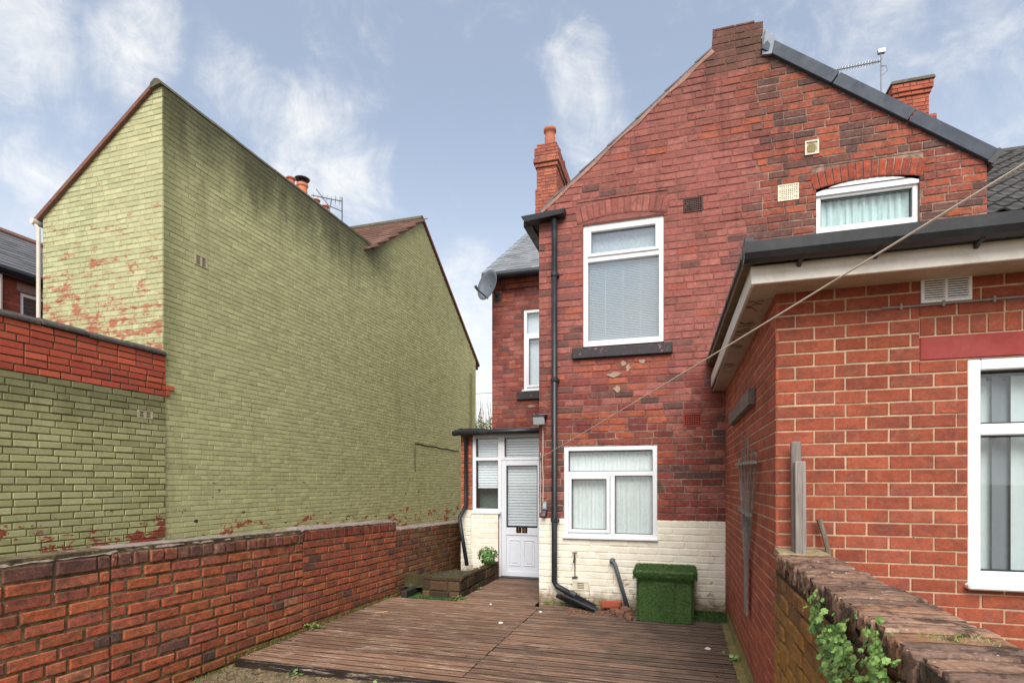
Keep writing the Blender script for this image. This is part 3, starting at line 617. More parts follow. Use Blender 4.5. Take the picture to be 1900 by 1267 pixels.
# ---- right window under its arch
w_, fb = window(house, F, *RW[:2], 4.485, 4.955, fr=.055, recess=.07, bot=.085); ar = []
for i in range(13): t = i/12; ar.append(F.P(RW[0]+(RW[1]-RW[0])*t, 4.955+.098*(1-(2*t-1)**2)+.012, -.012))
mb = MB(); mb.prism([F.P(RW[0], 4.93, -.012)]+ar+[F.P(RW[1], 4.93, -.012)], (0, .06, 0)); mb.build('arched_infill', UPVC, w_, bev=.003)
pane(w_, F, 1.60, 2.518, 4.57, 4.90, -.09); gasket(w_, fb, 1.601, 2.517, 4.571, 4.899, -.065); curtain(w_, F, 1.58, 2.54, 4.5, 4.95, -.14, 11, .018, plain('pleated_curtain', (206, 226, 224), .9, .06, .1, 12), 'pleated_curtain'); backing(w_, F, 1.55, 2.57, 4.49, 4.99, -.25)
# ---- narrow window in the set-back wall
w_, fb = window(house, F2, *BW, fr=.06, bars=[('h', 4.42, BW[0]+.06, BW[1]-.06)], recess=.04, sashes=[(-2.77, -2.23, 3.42, 4.39)])
pane(w_, F2, -2.77, -2.23, 4.45, 4.85, -.06, GLASS2); pane(w_, F2, -2.73, -2.27, 3.46, 4.35, -.05, GLASS2); gasket(w_, fb, -2.727, -2.272, 3.462, 4.348, -.02)
backing(w_, F2, -2.82, -2.18, 3.36, 4.9, -.12, 'blind', BLIND); mb = MB(); fb(mb, -2.85, -2.15, 3.345, 3.372, .05, -.02); mb.build('sill', UPVC, w_)
def stone_sill(F, a0, a1, b0, b1, out=.06):
    mb = MB(); mb.hexa([F.P(a0, b0, out), F.P(a1, b0, out), F.P(a1, b0, -.12), F.P(a0, b0, -.12), F.P(a0, b1-.015, out), F.P(a1, b1-.015, out), F.P(a1, b1, -.12), F.P(a0, b1, -.12)]); mb.build('window_sill', SILL, house, bev=.008)
stone_sill(F, -1.314, -.064, 3.208, 3.352); stone_sill(F2, -2.955, -2.05, 3.188, 3.344)
mb = MB(); fb(mb, 1.56, 2.56, 4.425, 4.478, .02, -.06); mb.build('window_sill', UPVC, house)
# ---- air bricks
def air_brick(F, a0, a1, b0, b1, m, nx, nz, hole=.5, rnd=0, seed=1, frame=.012):
    r = random.Random(seed); mb = MB(); bx = lambda x0, x1, z0, z1, d1, d0: mb.hexa([F.P(x0, z0, d1), F.P(x1, z0, d1), F.P(x1, z0, d0), F.P(x0, z0, d0), F.P(x0, z1, d1), F.P(x1, z1, d1), F.P(x1, z1, d0), F.P(x0, z1, d0)])
    bx(a0, a0+frame, b0, b1, .012, -.05); bx(a1-frame, a1, b0, b1, .012, -.05); bx(a0+frame, a1-frame, b0, b0+frame, .012, -.05); bx(a0+frame, a1-frame, b1-frame, b1, .012, -.05)
    x0, x1, z0, z1 = a0+frame, a1-frame, b0+frame, b1-frame; dx, dz_ = (x1-x0)/nx, (z1-z0)/nz
    for i in range(nx+1): c = x0+dx*i; h = dx*(1-hole)/2*(1+rnd*r.uniform(-.8, .9)); bx(max(x0, c-h), min(x1, c+h), z0, z1, .009, -.03)
    for i in range(nz+1): c = z0+dz_*i; h = dz_*(1-hole)/2*(1+rnd*r.uniform(-.8, .9)); bx(x0, x1, max(z0, c-h), min(z1, c+h), .0085, -.031)
    if rnd:
        for i in range(nx):
            for j in range(nz):
                if r.random() < .10: bx(x0+dx*i, x0+dx*(i+1), z0+dz_*j, z0+dz_*(j+1), .008, -.03)
    o = mb.build('air_brick', m, house if F in (F_main, F2) else green); k = MB(); k.hexa([F.P(a0+.004, b0+.004, -.035), F.P(a1-.004, b0+.004, -.035), F.P(a1-.004, b0+.004, -.06), F.P(a0+.004, b0+.004, -.06), F.P(a0+.004, b1-.004, -.035), F.P(a1-.004, b1-.004, -.035), F.P(a1-.004, b1-.004, -.06), F.P(a0+.004, b1-.004, -.06)]); k.build('dark_backing', DARK, o)
F_main = F
CREAMV = plain('cream_vent', (222, 212, 190), .6, .06, .3, 30, dirtcol=(120, 110, 86)); SOOTV = plain('sooty_vent', (78, 54, 50), .9, .2, .5, 40); REDV = plain('red_vent', (142, 62, 52), .8, .1, .2, 40)
air_brick(F, .07, .296, 4.935, 5.108, SOOTV, 9, 7, .62, .3, 2); air_brick(F, 1.137, 1.361, 4.916, 5.109, CREAMV, 9, 8, .52, .35, 3); air_brick(F, .07, .285, 2.295, 2.448, REDV, 7, 5, .66); air_brick(F, -1.314, -1.108, .198, .306, CREAMV, 1, 4, .5)
mb = MB(); c = F.P(1.497, 5.493, 0)
for x0, x1, z0, z1 in ((1.424, 1.44, 5.411, 5.575), (1.554, 1.57, 5.411, 5.575), (1.44, 1.554, 5.411, 5.427), (1.44, 1.554, 5.559, 5.575)): mb.hexa([F.P(x0, z0, .02), F.P(x1, z0, .02), F.P(x1, z0, -.03), F.P(x0, z0, -.03), F.P(x0, z1, .02), F.P(x1, z1, .02), F.P(x1, z1, -.03), F.P(x0, z1, -.03)])
mb.box(1.436, 1.558, GY-.004, GY+.03, 5.42, 5.57); v_ = mb.build('extractor_vent', CREAMV, house)
mb = MB()
for i in range(5): mb.box(1.455+i*.018, 1.463+i*.018, GY-.02, GY-.003, 5.45-.012*(2-abs(i-2)), 5.53+.012*(2-abs(i-2)))
mb.tube([(1.497, GY-.004, 5.49), (1.497, GY-.012, 5.49)], .05, 16); mb.build('grille', plain('brass_grille', (150, 138, 92), .6, .1, .3, 40), v_)
# ---- roof of the gable, its verges and gutter
mb = MB()
for (x0, z0), (x1, z1), s in (((-1.86, 5.13), (.45, 6.93), 1), ((3.27, 5.07), (.95, 6.84), -1)):
    mb.prism([(x0, GY+.03, z0), (x1, GY+.03, z1), (x1, GY+.03, z1-.07), (x0, GY+.03, z0-.07)], (0, 6.4, 0))
mb.prism([(.42, GY+.46, 6.9), (.70, GY+.46, 7.06), (.97, GY+.46, 6.84), (.7, GY+.46, 6.7)], (0, 6, 0)); mb.build('roof', SLATE, house)
a, b = V((.985, GY-.055, 6.79)), V((3.235, GY-.055, 5.075)); d = (b-a).normalized()
k = 3
for i in range(k):                                           # grey dry-verge trim in lengths
    p, q = a+(b-a)*(i/k), a+(b-a)*((i+1)/k-.004); mb = MB(); n_ = V((d.z, 0, -d.x))*-1
    n_ = V((-d.z, 0, d.x)); mb.prism([p+n_*.08, q+n_*.08, q-n_*.062, p-n_*.062], (0, .10, 0)); mb.build('verge_trim', GREYM, house, bev=.006)
mb = MB(); n_ = V((-d.z, 0, d.x)); mb.prism([b+n_*.092-d*.02, b+n_*.09+d*.05, b-n_*.07+d*.03, b-n_*.074-d*.02], (0, .12, 0)); mb.build('verge_end_cap', BLACK2, house)
mb = MB(); mb.prism([(.965, GY-.03, 6.93), (1.0, GY-.068, 6.95), (1.10, GY-.07, 6.82), (1.06, GY-.07, 6.64), (.965, GY-.03, 6.68)], (0, .03, 0)); mb.prism([(.955, GY-.02, 6.88), (.98, GY-.02, 6.97), (1.08, GY-.03, 6.90), (1.02, GY-.03, 6.84)], (0, .2, 0)); mb.build('lead_flashing', LEAD, house)
mb = MB(); a, b = V((-1.74, GY-.012, 5.20)), V((.41, GY-.012, 6.875)); d = (b-a).normalized(); n_ = V((-d.z, 0, d.x)); r = random.Random(3); pts = [a+(b-a)*(i/12)-n_*r.uniform(.012, .045) for i in range(13)]
mb.prism([a+n_*.012, b+n_*.012]+pts[::-1], (0, .03, 0)); mb.build('verge_mortar', plain('verge_mortar', (158, 122, 110), .95, .2, .5, 40), house)
mb = MB()
for i in range(12):
    t0, t1 = i/12, (i+1.04)/12; mb.prism([a+(b-a)*t0+n_*(.012+.014*(i % 2)), a+(b-a)*t1+n_*.014, a+(b-a)*t1+n_*.034, a+(b-a)*t0+n_*(.034+.012*(i % 2))], (0, .14, 0))
mb.build('verge_slate', SLATE2, house)
mb = MB(); prof = [(-.02, -.03), (.03, -.085), (.10, -.085), (.13, 0), (.12, .02), (0, .02)]
mb.hexa([(-1.93, GY-.14, 5.03), (-1.41, GY-.14, 5.075), (-1.41, GY-.012, 5.075), (-1.86, GY-.012, 5.03), (-1.985, GY-.15, 5.115), (-1.39, GY-.15, 5.145), (-1.39, GY-.012, 5.145), (-1.985, GY-.012, 5.115)])
mb.box(-1.985, -1.86, GY-.01, GY+5.8, 5.03, 5.115); mb.build('gutter', BLACK, house, bev=.008)
mb = MB(); mb.tube([(-1.545, GY-.075, 5.07), (-1.545, GY-.075, .30), (-1.51, GY-.077, .245), (-1.0, GY-.16, .02)], .037, 14); mb.tube([(-1.5, GY-.13, .135), (-1.12, GY-.22, .012)], .03, 10); dp = mb.build('downpipe', BLACK, house, smooth=True)
mb = MB()
for z in (4.3, 2.92, 1.08): mb.lathe((-1.545, GY-.075, z), [(.037, 0), (.047, .005), (.047, .05), (.037, .055)], 14); mb.box(-1.60, -1.49, GY-.06, GY-.006, z+.01, z+.045)
mb.tube([(-1.33, GY-.11, .175), (-1.26, GY-.12, .14)], .045, 12); mb.build('pipe_collar', BLACK, dp)
mb = MB(); mb.tube([(-.79, GY-.01, .60), (-.79, GY-.05, .60), (-.76, GY-.07, .56), (-.60, GY-.10, .03)], .026, 12); mb.tube([(-.80, GY-.008, .60), (-.795, GY-.075, .60)], .036, 12); mb.build('waste_pipe', GREYP, house, smooth=True)
mb = MB(); mb.tube([(-1.285, GY-.012, .36), (-1.285, GY-.012, .62)], .007, 8); mb.tube([(-1.285, GY-.01, .61), (-1.285, GY-.06, .61), (-1.285, GY-.075, .585), (-1.285, GY-.075, .56)], .013, 8); mb.tube([(-1.285, GY-.045, .61), (-1.285, GY-.045, .68)], .009, 8); mb.box(-1.318, -1.25, GY-.052, GY-.038, .68, .694); mb.tube([(-1.32, GY-.02, .36), (-1.25, GY-.02, .37)], .012, 8); mb.build('garden_tap', plain('old_tap', (84, 76, 66), .5, .2, .4, 60, metal=.5), house)
# ---- slate roof of the main range on the left
def slates(parent, p0, du, ds, rows, cols, m, name, wd, gauge, th=.008, seed=1, stag=.5):
    """overlapping slates: du along the eave, ds up the slope (unit vectors)"""
    r = random.Random(seed); mb = MB(); du, ds = V(du), V(ds); n = du.cross(ds).normalized(); n = n if n.z > 0 else -n; p0 = V(p0)
    for i in range(rows):
        for j in range(cols):
            a = p0+ds*(gauge*i+r.uniform(-.004, .004))+du*(wd*(j-(stag if i % 2 else 0))+.002); w2 = wd-.004; u0 = n*(th*2.2+r.uniform(0, .004))
            mb.hexa([a+u0-n*th, a+du*w2+u0-n*th, a+du*w2+ds*gauge*1.9-n*th*.5, a+ds*gauge*1.9-n*th*.5, a+u0, a+du*w2+u0, a+du*w2+ds*gauge*1.9+n*th*.3, a+ds*gauge*1.9+n*th*.3])
    o = mb.build(name, m, parent); return stuff(o) if rows*cols > 300 or wd < .3 else o
ev, rg = V((0, BY-.24, 5.56)), V((0, BY+3.9, 8.32)); ds = (rg-ev).normalized(); sl = (rg-ev).length
slates(house, (-3.55, ev.y, ev.z), (1, 0, 0), ds, int(sl/.19), 9, SLATE, 'slate_courses', .25, .19)
mb = MB(); mb.prism([(-3.55, ev.y, ev.z-.01), (-3.55, rg.y, rg.z-.01), (-3.55, rg.y+3.9, ev.z-.02), (-3.55, rg.y+3.9, ev.z-.1), (-3.55, rg.y, rg.z-.1), (-3.55, ev.y, ev.z-.06)], (6.75, 0, 0)); mb.build('roof', SLATE, house)
mb = MB(); mb.tube([(-3.57, BY-.28, 5.53), (-1.6, BY-.28, 5.53)], .06, 10); mb.box(-3.55, -1.6, BY-.22, BY-.14, 5.49, 5.60); mb.build('gutter', BLACK, house)
# ---- chimney with corbelled head and pots
def chimney(parent, x0, x1, y0, y1, z0, z1, steps, pots, cf, seed, corb=((.22, .02), (.16, .045), (.10, .07))):
    """brick stack built of real courses on its front and flank"""
    cols = pick(*cf); bl_ = []; mo = MB()
    for (h0, h1, e) in steps:
        A0, A1, B0, B1 = x0-e, x1+e, y0-e, y1+e; mb_ = MB(); mo.box(A0+.004, A1-.004, B0+.004, B1-.004, h0, h1)
        for Fr, ln in ((Frame((A0, B0, 0), (1, 0, 0)), A1-A0), (Frame((A1, B0, 0), (0, 1, 0)), B1-B0), (Frame((A0, B1, 0), (0, -1, 0)), B1-B0)):
            bl_.extend(lay(Fr, [(0, h0), (ln, h0), (ln, h1), (0, h1)], [], lambda a, b, r: cols(a, b, r), .082, .23, .009, proud=.006, pool='old', seed=seed, jit=.04))
    st = mo.build('chimney', CHIM[2], parent); place_bricks(st, bl_, CHIM, 60)
    for (px, py, r0, h) in pots:
        mb_ = MB(); mb_.lathe((px, py, z1), [(r0*1.0, -.05), (r0*1.02, h*.55), (r0*.95, h*.6), (r0*.95, h*.78), (r0*1.22, h*.82), (r0*1.22, h*.95), (r0*.95, h), (r0*.75, h), (r0*.75, h*.5), (.01, h*.5)], 16); mb_.build('chimney_pot', TERRA, st, smooth=True)
    return st
RB = ((176, 106, 82), (168, 98, 80), (160, 92, 78), (148, 90, 80))
chimney(house, -3.40, -2.90, 13.5, 15.4, 7.8, 10.15, [(7.6, 8.98, .03), (8.98, 9.52, 0), (9.52, 9.62, .035), (9.62, 9.72, .075), (9.72, 10.0, .05), (10.0, 10.12, .0)], [(-3.14, 13.85, .135, .55), (-3.14, 14.45, .13, .36), (-3.14, 15.05, .13, .36)], RB, 21)
# ---- the porch
pf, fb = window(house, F3, -3.385, -2.863, 1.10, 2.42, fr=.06, bars=[('h', 2.005, -3.325, -2.923)], name='porch_glazing', recess=.03, bot=.055)
pf2, fb = window(house, F3, -2.863, -2.06, 1.975, 2.42, fr=.055, name='fanlight', recess=.03)
for x0, x1, z0, z1, pp in ((-3.325, -2.923, 2.038, 2.36, pf), (-3.325, -2.923, 1.155, 1.975, pf), (-2.808, -2.115, 2.032, 2.365, pf2)):
    pane(pp, F3, x0, x1, z0, z1, -.05); gasket(pp, fb, x0+.001, x1-.001, z0+.001, z1-.001, -.03)
mb = MB(); fb(mb, -2.915, -2.865, 0, 1.10, .0, -.07); fb(mb, -2.15, -2.09, 0, 1.10, 0, -.07); mb.build('door_frame', UPVC, pf, bev=.004)
mb = MB()
for z in [1.10+.045*i for i in range(30)]: mb.hexa([F3.P(-3.32, z, -.11), F3.P(-2.9, z, -.11), F3.P(-2.9, z+.02, -.13), F3.P(-3.32, z+.02, -.13), F3.P(-3.32, z+.025, -.112), F3.P(-2.9, z+.025, -.112), F3.P(-2.9, z+.045, -.13), F3.P(-3.32, z+.045, -.13)]) if z > 1.48 else None
for z in [2.03+.045*i for i in range(7)]: fb(mb, -2.82, -2.15, z, z+.033, -.11, -.125)
mb.build('blind', BLIND, pf); backing(pf, F3, -3.36, -2.12, 1.12, 2.38, -.30, 'room_wall', plain('porch_room', (104, 118, 112), .9))
mb = MB(); fb(mb, -3.395, -2.87, 1.073, 1.10, .075, -.02); mb.build('sill', UPVC, pf)
dr = MB(); D1, D0 = -.005, -.06
fb(dr, -2.862, -2.775, .02, 1.972, D1, D0); fb(dr, -2.235, -2.152, .02, 1.972, D1, D0); fb(dr, -2.775, -2.235, 1.885, 1.972, D1, D0); fb(dr, -2.775, -2.235, .715, .845, D1, D0); fb(dr, -2.775, -2.235, .02, .11, D1, D0); fb(dr, -2.775, -2.235, .11, .715, D1-.014, D0)
door = dr.build('door', DOORW, house, bev=.006)
mb = MB()
for x0 in (-2.725, -2.475):
    x1 = x0+.195; z0, z1 = .20, .64
    for t, d in ((0, .006),):
        fb(mb, x0, x0+.016, z0, z1, D1-.002, D1-.014); fb(mb, x1-.016, x1, z0, z1, D1-.002, D1-.014); fb(mb, x0, x1, z1-.016, z1, D1-.003, D1-.014); fb(mb, x0, x1, z0, z0+.016, D1-.003, D1-.014)
    fb(mb, x0+.04, x1-.04, z0+.04, z1-.04, D1-.006, D1-.014)
mb.build('door_panel', DOORW, door, bev=.004)
pane(door, F3, -2.775, -2.235, .845, 1.885, -.03); gasket(door, fb, -2.774, -2.236, .846, 1.884, -.006)
mb = MB()
for i in range(21): z = .87+i*.048; mb.hexa([F3.P(-2.77, z, -.085), F3.P(-2.24, z, -.085), F3.P(-2.24, z, -.10), F3.P(-2.77, z, -.10), F3.P(-2.77, z+.040, -.084), F3.P(-2.24, z+.040, -.084), F3.P(-2.24, z+.041, -.10), F3.P(-2.77, z+.041, -.10)])
mb.build('blind', BLIND, door); backing(door, F3, -2.80, -2.2, .8, 1.9, -.16, 'room_wall', bpy.data.materials['porch_room'])
def text_mesh(txt, size, m, mtx, parent, name, depth=.002):
    cu = bpy.data.curves.new(name, 'FONT'); cu.body = txt; cu.size = size; cu.extrude = depth; cu.align_x = 'CENTER'; cu.align_y = 'CENTER'
    t = bpy.data.objects.new(name, cu); COL.objects.link(t); bpy.context.view_layer.update(); me = bpy.data.meshes.new_from_object(t.evaluated_get(bpy.context.evaluated_depsgraph_get())); bpy.data.objects.remove(t); me.materials.clear(); me.materials.append(m); return link(name, me, parent, mtx)
NUMB = plain('number_tile', (40, 24, 20), .3, .05, 0, 30)
for x, ch in ((-2.555, '1'), (-2.452, '0')):
    mb = MB(); fb(mb, x-.046, x+.046, .758, .848, .004, -.006); mb.build('number_tile', NUMB, door, bev=.003)
    text_mesh(ch, .085, GOLD, Matrix.Translation(F3.P(x, .803, .005)) @ Matrix.Rotation(math.pi/2, 4, 'X'), door, 'numeral')
mb = MB(); fb(mb, -2.87, -2.06, -.03, .018, .10, -.06); mb.build('threshold', BLACK2, house)
mb = MB(); mb.box(-3.66, -1.78, PY-.16, BY-.02, 2.47, 2.50); mb.box(-3.63, -1.78, PY-.10, PY-.08, 2.42, 2.468); mb.hexa([(-3.64, PY-.05, 2.50), (-3.60, PY-.05, 2.50), (-3.60, BY-.02, 2.50), (-3.64, BY-.02, 2.50), (-3.64, PY-.05, 2.53), (-3.60, PY-.05, 2.53), (-3.60, BY-.02, 2.66), (-3.64, BY-.02, 2.66)]); mb.build('porch_roof', BLACK2, house)
mb = MB(); mb.tube([(-3.68, PY-.17, 2.44), (-1.80, PY-.17, 2.455)], .045, 10); mb.tube([(-3.48, PY-.15, 2.42), (-3.48, PY-.06, 2.34), (-3.48, PY-.06, 1.22), (-3.57, PY-.12, 1.0), (-3.54, PY-.16, .85), (-3.36, PY-.32, .22)], .034, 12); mb.build('porch_downpipe', BLACK, house, smooth=True)
mb = MB(); fb(mb, -3.40, -2.08, 2.42, 2.47, .0, -.2); mb.build('porch_head', FASCIA, house)
mb = MB(); mb.box(-3.36, -1.78, BY-.35, BY-.3, -.1, 2.45); mb.build('porch_inner_wall', plain('porch_inner', (150, 156, 150), .9), house)

# ---- things fixed to the house
t = thing('satellite_dish', 'grey satellite dish fixed below the slate eave at the corner of the wall', 'satellite dish', (-3.42, BY, 5.2))
mb = MB(); ax = V((-.42, -.88, .20)).normalized(); c = V((-3.37, BY-.42, 5.27)); x = ax.cross(V((0, 0, 1))).normalized(); y = x.cross(ax); rings = []
for k in range(6): rr = .30*k/5; rings.append(mb.addv([c+ax*(.10*(k/5)**2-.02)+(x*math.cos(q)*.82+y*math.sin(q))*max(rr, .004) for q in [2*math.pi*j/24 for j in range(24)]]))
for a, b in zip(rings, rings[1:]):
    for j in range(24): mb.f.append((a+j, a+(j+1) % 24, b+(j+1) % 24, b+j))
o = mb.build('reflector', DISHM, t); o.modifiers.new('thickness', 'SOLIDIFY').thickness = .008; o.data.shade_smooth()
mb = MB(); mb.tube([c-ax*.02, (-3.36, BY-.14, 5.22), (-3.36, BY-.005, 5.22)], .018, 8); mb.box(-3.41, -3.31, BY-.02, BY-.003, 5.13, 5.30); mb.tube([c-y*.24, c+ax*.30-y*.20], .012, 8); mb.build('bracket', BLACK2, t)
mb = MB(); mb.tube([c+ax*.28-y*.20, c+ax*.36-y*.16], .028, 10); mb.build('receiver', GREYP, t)
t = thing('security_light', 'square floodlight under a black hood beside the downpipe above the porch', 'light', (-1.72, GY, 2.4))
mb = MB(); mb.hexa([(-1.825, GY-.17, 2.46), (-1.655, GY-.17, 2.46), (-1.655, GY-.005, 2.46), (-1.825, GY-.005, 2.46), (-1.83, GY-.17, 2.485), (-1.65, GY-.17, 2.485), (-1.65, GY-.005, 2.505), (-1.83, GY-.005, 2.505)]); mb.box(-1.78, -1.70, GY-.1, GY-.005, 2.41, 2.458); mb.build('hood', BLACK, t)
mb = MB(); mb.hexa([(-1.815, GY-.13, 2.36), (-1.665, GY-.13, 2.36), (-1.675, GY-.06, 2.355), (-1.805, GY-.06, 2.355), (-1.815, GY-.165, 2.455), (-1.665, GY-.165, 2.455), (-1.675, GY-.06, 2.455), (-1.805, GY-.06, 2.455)]); mb.build('lens', LENS, t, bev=.004)
t = thing('key_safe', 'small grey key safe with its dark flap open beside the door', 'key safe', (-1.69, GY, 1.25))
mb = MB(); mb.box(-1.72, -1.65, GY-.045, GY-.008, 1.235, 1.35); mb.build('case', GALV, t, bev=.01)
mb = MB(); mb.box(-1.708, -1.662, GY-.05, GY-.044, 1.26, 1.33); mb.build('face_plate', LENS, t)
mb = MB(); mb.hexa([(-1.73, GY-.10, 1.16), (-1.665, GY-.10, 1.15), (-1.66, GY-.06, 1.15), (-1.73, GY-.06, 1.16), (-1.72, GY-.06, 1.235), (-1.655, GY-.06, 1.235), (-1.655, GY-.03, 1.235), (-1.72, GY-.03, 1.235)]); mb.build('flap', BLACK, t, bev=.006)
mb = MB(); mb.tube([(-1.715, GY-.01, 2.36), (-1.713, GY-.012, 2.0), (-1.72, GY-.012, 1.9), (-1.71, GY-.012, 1.6), (-1.715, GY-.012, 1.3)], .005, 6); mb.tube([(-1.745, GY-.012, 2.0), (-1.75, GY-.012, 1.2)], .004, 6); tag(mb.build('wall_cable', ROPE), 'thin pale cable running down the brick from the floodlight to the key safe', 'cable')
# ---- clothes line
a, b = V((-1.735, GY-.03, 1.935)), V((.873, 1.776, 2.452)); pts = []
for i in range(41): q = i/40*1.32; p = a+(b-a)*q; p.z -= .10*math.sin(math.pi*min(1, q/1.32)); pts.append(p)
off = V((0, 0, .078)); pts = [p+off*(math.sin(math.pi*min(1, i/40))) for i, p in enumerate(pts)]
t = thing('clothes_line', 'pale rope clothes line slanting across the yard from the gable corner', 'clothes line', a)
mb = MB(); mb.tube(pts, .0036, 8); mb.build('rope', ROPE, t)
mb = MB(); mb.tube([(-1.735, GY+.01, 1.935), (-1.735, GY-.05, 1.935), (-1.735, GY-.05, 1.955)], .006, 6); mb.tube([(-1.735, GY-.035, 1.93), (-1.76, GY-.03, 1.86), (-1.755, GY-.03, 1.80)], .004, 6); mb.build('hook', GALV, t)
# ================================================================== GREEN PAINTED HOUSE ON THE LEFT
GX = -6.8; green = thing('painted_house', 'house painted pale green all over with patches of bare brick and a stepped roofline', 'house', (GX, 5.9, 0))
FL = Frame((GX, 0, 0), (0, 1, 0)); gcol = pick((192, 192, 142), (190, 190, 140), (194, 194, 144), (188, 189, 140))
gcol2 = pick((182, 182, 144), (178, 180, 142), (186, 185, 147), (180, 183, 146))
mort = MB(); bl = lay(FL, [(5.9, -.1), (18.2, -.1), (18.2, 5.87), (13.94, 8.85), (11.33, 7.06), (5.9, 7.08)], [(6.413, 6.636, 4.815, 4.968)], gcol, .0755, .228, .008, bond='garden', jv=.004, proud=.0035, pool='old', mort=mort, seed=31, jit=.04, v0=-.1, pj=.06)
FR = Frame((0, 5.9, 0), (1, 0, 0))
bl += lay(FR, [(-9.13, -.1), (GX, -.1), (GX, 7.10), (-6.93, 7.10), (-9.13, 5.60)], [], gcol2, .0755, .228, .009, bond='garden', jv=.005, proud=.0045, pool='old', mort=mort, seed=32, jit=.04, v0=-.1, pj=.08)
mort.build('wall', GREEN[2], green)
place_bricks(green, bl, GREEN, 300, vis=lambda p, s: p.z > (3.45 if s[0] < 302 else 1.3) and s[2] < 30)
mb = MB(); mb.prism([(GX-.25, 5.95, -.12), (GX-.25, 18.15, -.12), (GX-.25, 18.15, 5.80), (GX-.25, 13.94, 8.72), (GX-.25, 11.33, 6.95), (GX-.25, 5.95, 7.0)], (-.2, 0, 0))
mb.prism([(-9.1, 6.15, -.12), (-7.0, 6.15, -.12), (-7.0, 6.15, 6.9), (-9.1, 6.15, 5.5)], (0, 4.0, 0)); mb.box(-9.12, -9.0, 5.91, 6.2, -.1, 5.5); mb.box(GX-.3, GX-.006, 18.0, 18.19, -.1, 5.8); mb.prism([(-16, 9.9, -.12), (-16, 18.1, -.12), (-16, 18.1, 5.8), (-16, 13.94, 8.6), (-16, 9.9, 5.9)], (8.9, 0, 0)); mb.build('wall_core', STUMP, green)
air_brick(FL, 6.413, 6.636, 4.815, 4.968, plain('green_vent', (188, 180, 150), .8, .1, .3, 40), 2, 5, .66)
slates(green, (-9.24, 5.865, 5.545), (0, 1, 0), V((2.32, 0, 1.56)).normalized(), 8, 13, REDTILE, 'roof_tile_courses', .33, .30, .012, 5, 0)
mb = MB(); mb.prism([(-9.25, 5.86, 5.56), (-6.95, 5.86, 7.11), (-6.95, 5.86, 7.05), (-9.25, 5.86, 5.48)], (0, 4.5, 0)); mb.build('roof', REDTILE, green)
mb = MB(); mb.prism([(-9.28, 5.845, 5.535), (-6.93, 5.845, 7.12), (-6.93, 5.845, 7.06), (-9.26, 5.845, 5.475)], (0, .05, 0)); mb.build('verge_board', plain('verge_mortar_red', (122, 84, 72), .9, .2, .5, 40), green)
MOSSCAP = plain('mossy_ridge', (92, 88, 74), .95, .25, .7, 22, dirtcol=(56, 58, 36), bmp=.8)
r = random.Random(4)
for i in range(12):                                            # ridge tiles along the top of the long wall
    y0 = 5.84+i*.46; mb = MB(); dz_ = r.uniform(-.008, .008); prof = [(-6.99, 7.04), (-6.965, 7.12), (-6.90, 7.165), (-6.83, 7.15), (-6.785, 7.08)]
    mb.prism([(x, y0, z+dz_) for x, z in prof], (0, .452, 0)); mb.build('ridge_tile', MOSSCAP, green)
ev, rg = V((0, 9.75, 5.98)), V((0, 13.94, 8.87)); ds = (rg-ev).normalized()
slates(green, (-9.9, 11.0, 5.98+(11.0-9.75)*ds.z/ds.y), (1, 0, 0), ds, 12, 11, REDTILE, 'roof_tile_courses', .29, .30, .03, 6, .1)
mb = MB(); mb.prism([(-16, 9.75, 5.95), (-16, 13.94, 8.84), (-16, 18.5, 5.72), (-16, 18.5, 5.62), (-16, 13.94, 8.74), (-16, 9.75, 5.85)], (9.18, 0, 0)); mb.build('roof', REDTILE, green)
for n, (p, q) in enumerate((((11.33, 7.04), (13.96, 8.87)), ((13.96, 8.87), (18.45, 5.73)))):
    mb = MB(); mb.prism([(GX-.05, p[0], p[1]-.02), (GX-.05, q[0], q[1]-.02), (GX-.05, q[0], q[1]+.06), (GX-.05, p[0], p[1]+.06)], (.11, 0, 0)); mb.build('verge_board', bpy.data.materials['verge_mortar_red'], green)
mb = MB(); mb.tube([(-16, 13.94, 8.88), (-6.78, 13.94, 8.90)], .11, 8); mb.build('ridge_tile', MOSSCAP, green)
mb = MB(); mb.tube([(-9.22, 5.80, 5.50), (-9.22, 10, 5.50)], .045, 10); mb.tube([(-9.22, 5.84, 5.47), (-9.165, 5.86, 5.40), (-9.165, 5.86, 0)], .026, 10); mb.build('white_downpipe', FASCIA, green)
chimney(green, -10.9, -10.32, 12.95, 15.0, 7.6, 9.95, [(7.6, 9.72, 0), (9.72, 9.80, .03), (9.80, 9.95, .06)], [(-10.5, 13.15, .11, .28), (-10.5, 14.3, .10, .22), (-10.5, 14.75, .10, .25)], RB, 41)
mb = MB(); mb.lathe((-10.5, 13.65, 9.9), [(.15, 0), (.14, .3), (.17, .34), (.17, .4), (.13, .42), (.13, .2)], 16); cp = mb.build('chimney_pot', plain('orange_pot', (206, 128, 92), .8, .1, .3, 20), green)
mb = MB(); mb.lathe((-10.5, 13.65, 10.3), [(.10, 0), (.10, .10), (.20, .12), (.22, .15), (.10, .20), (.01, .22)], 16); mb.build('cowl', BLACK, cp)
mb = MB(); mb.tube([(-6.74, 17.6, 0), (-6.74, 17.6, 5.3), (-6.80, 17.75, 5.35)], .035, 8); mb.build('wall_pipe', plain('green_pipe', (112, 108, 80), .7), green)
# a blocked-up doorway edge showing in the paint near the porch
mb = MB(); pts = [FL.P(13.5+(16.6-13.5)*i/12, 2.66-.004*i+.012*math.sin(i*1.7), .01) for i in range(13)]; mb.tube(pts, .013, 5)
mb.tube([FL.P(13.5, 2.66, .008), FL.P(13.49, 2.2, .008), FL.P(13.51, 1.9, .006)], .011, 5); mb.build('wall_crack', plain('crack_dark', (66, 64, 44), .95), green)

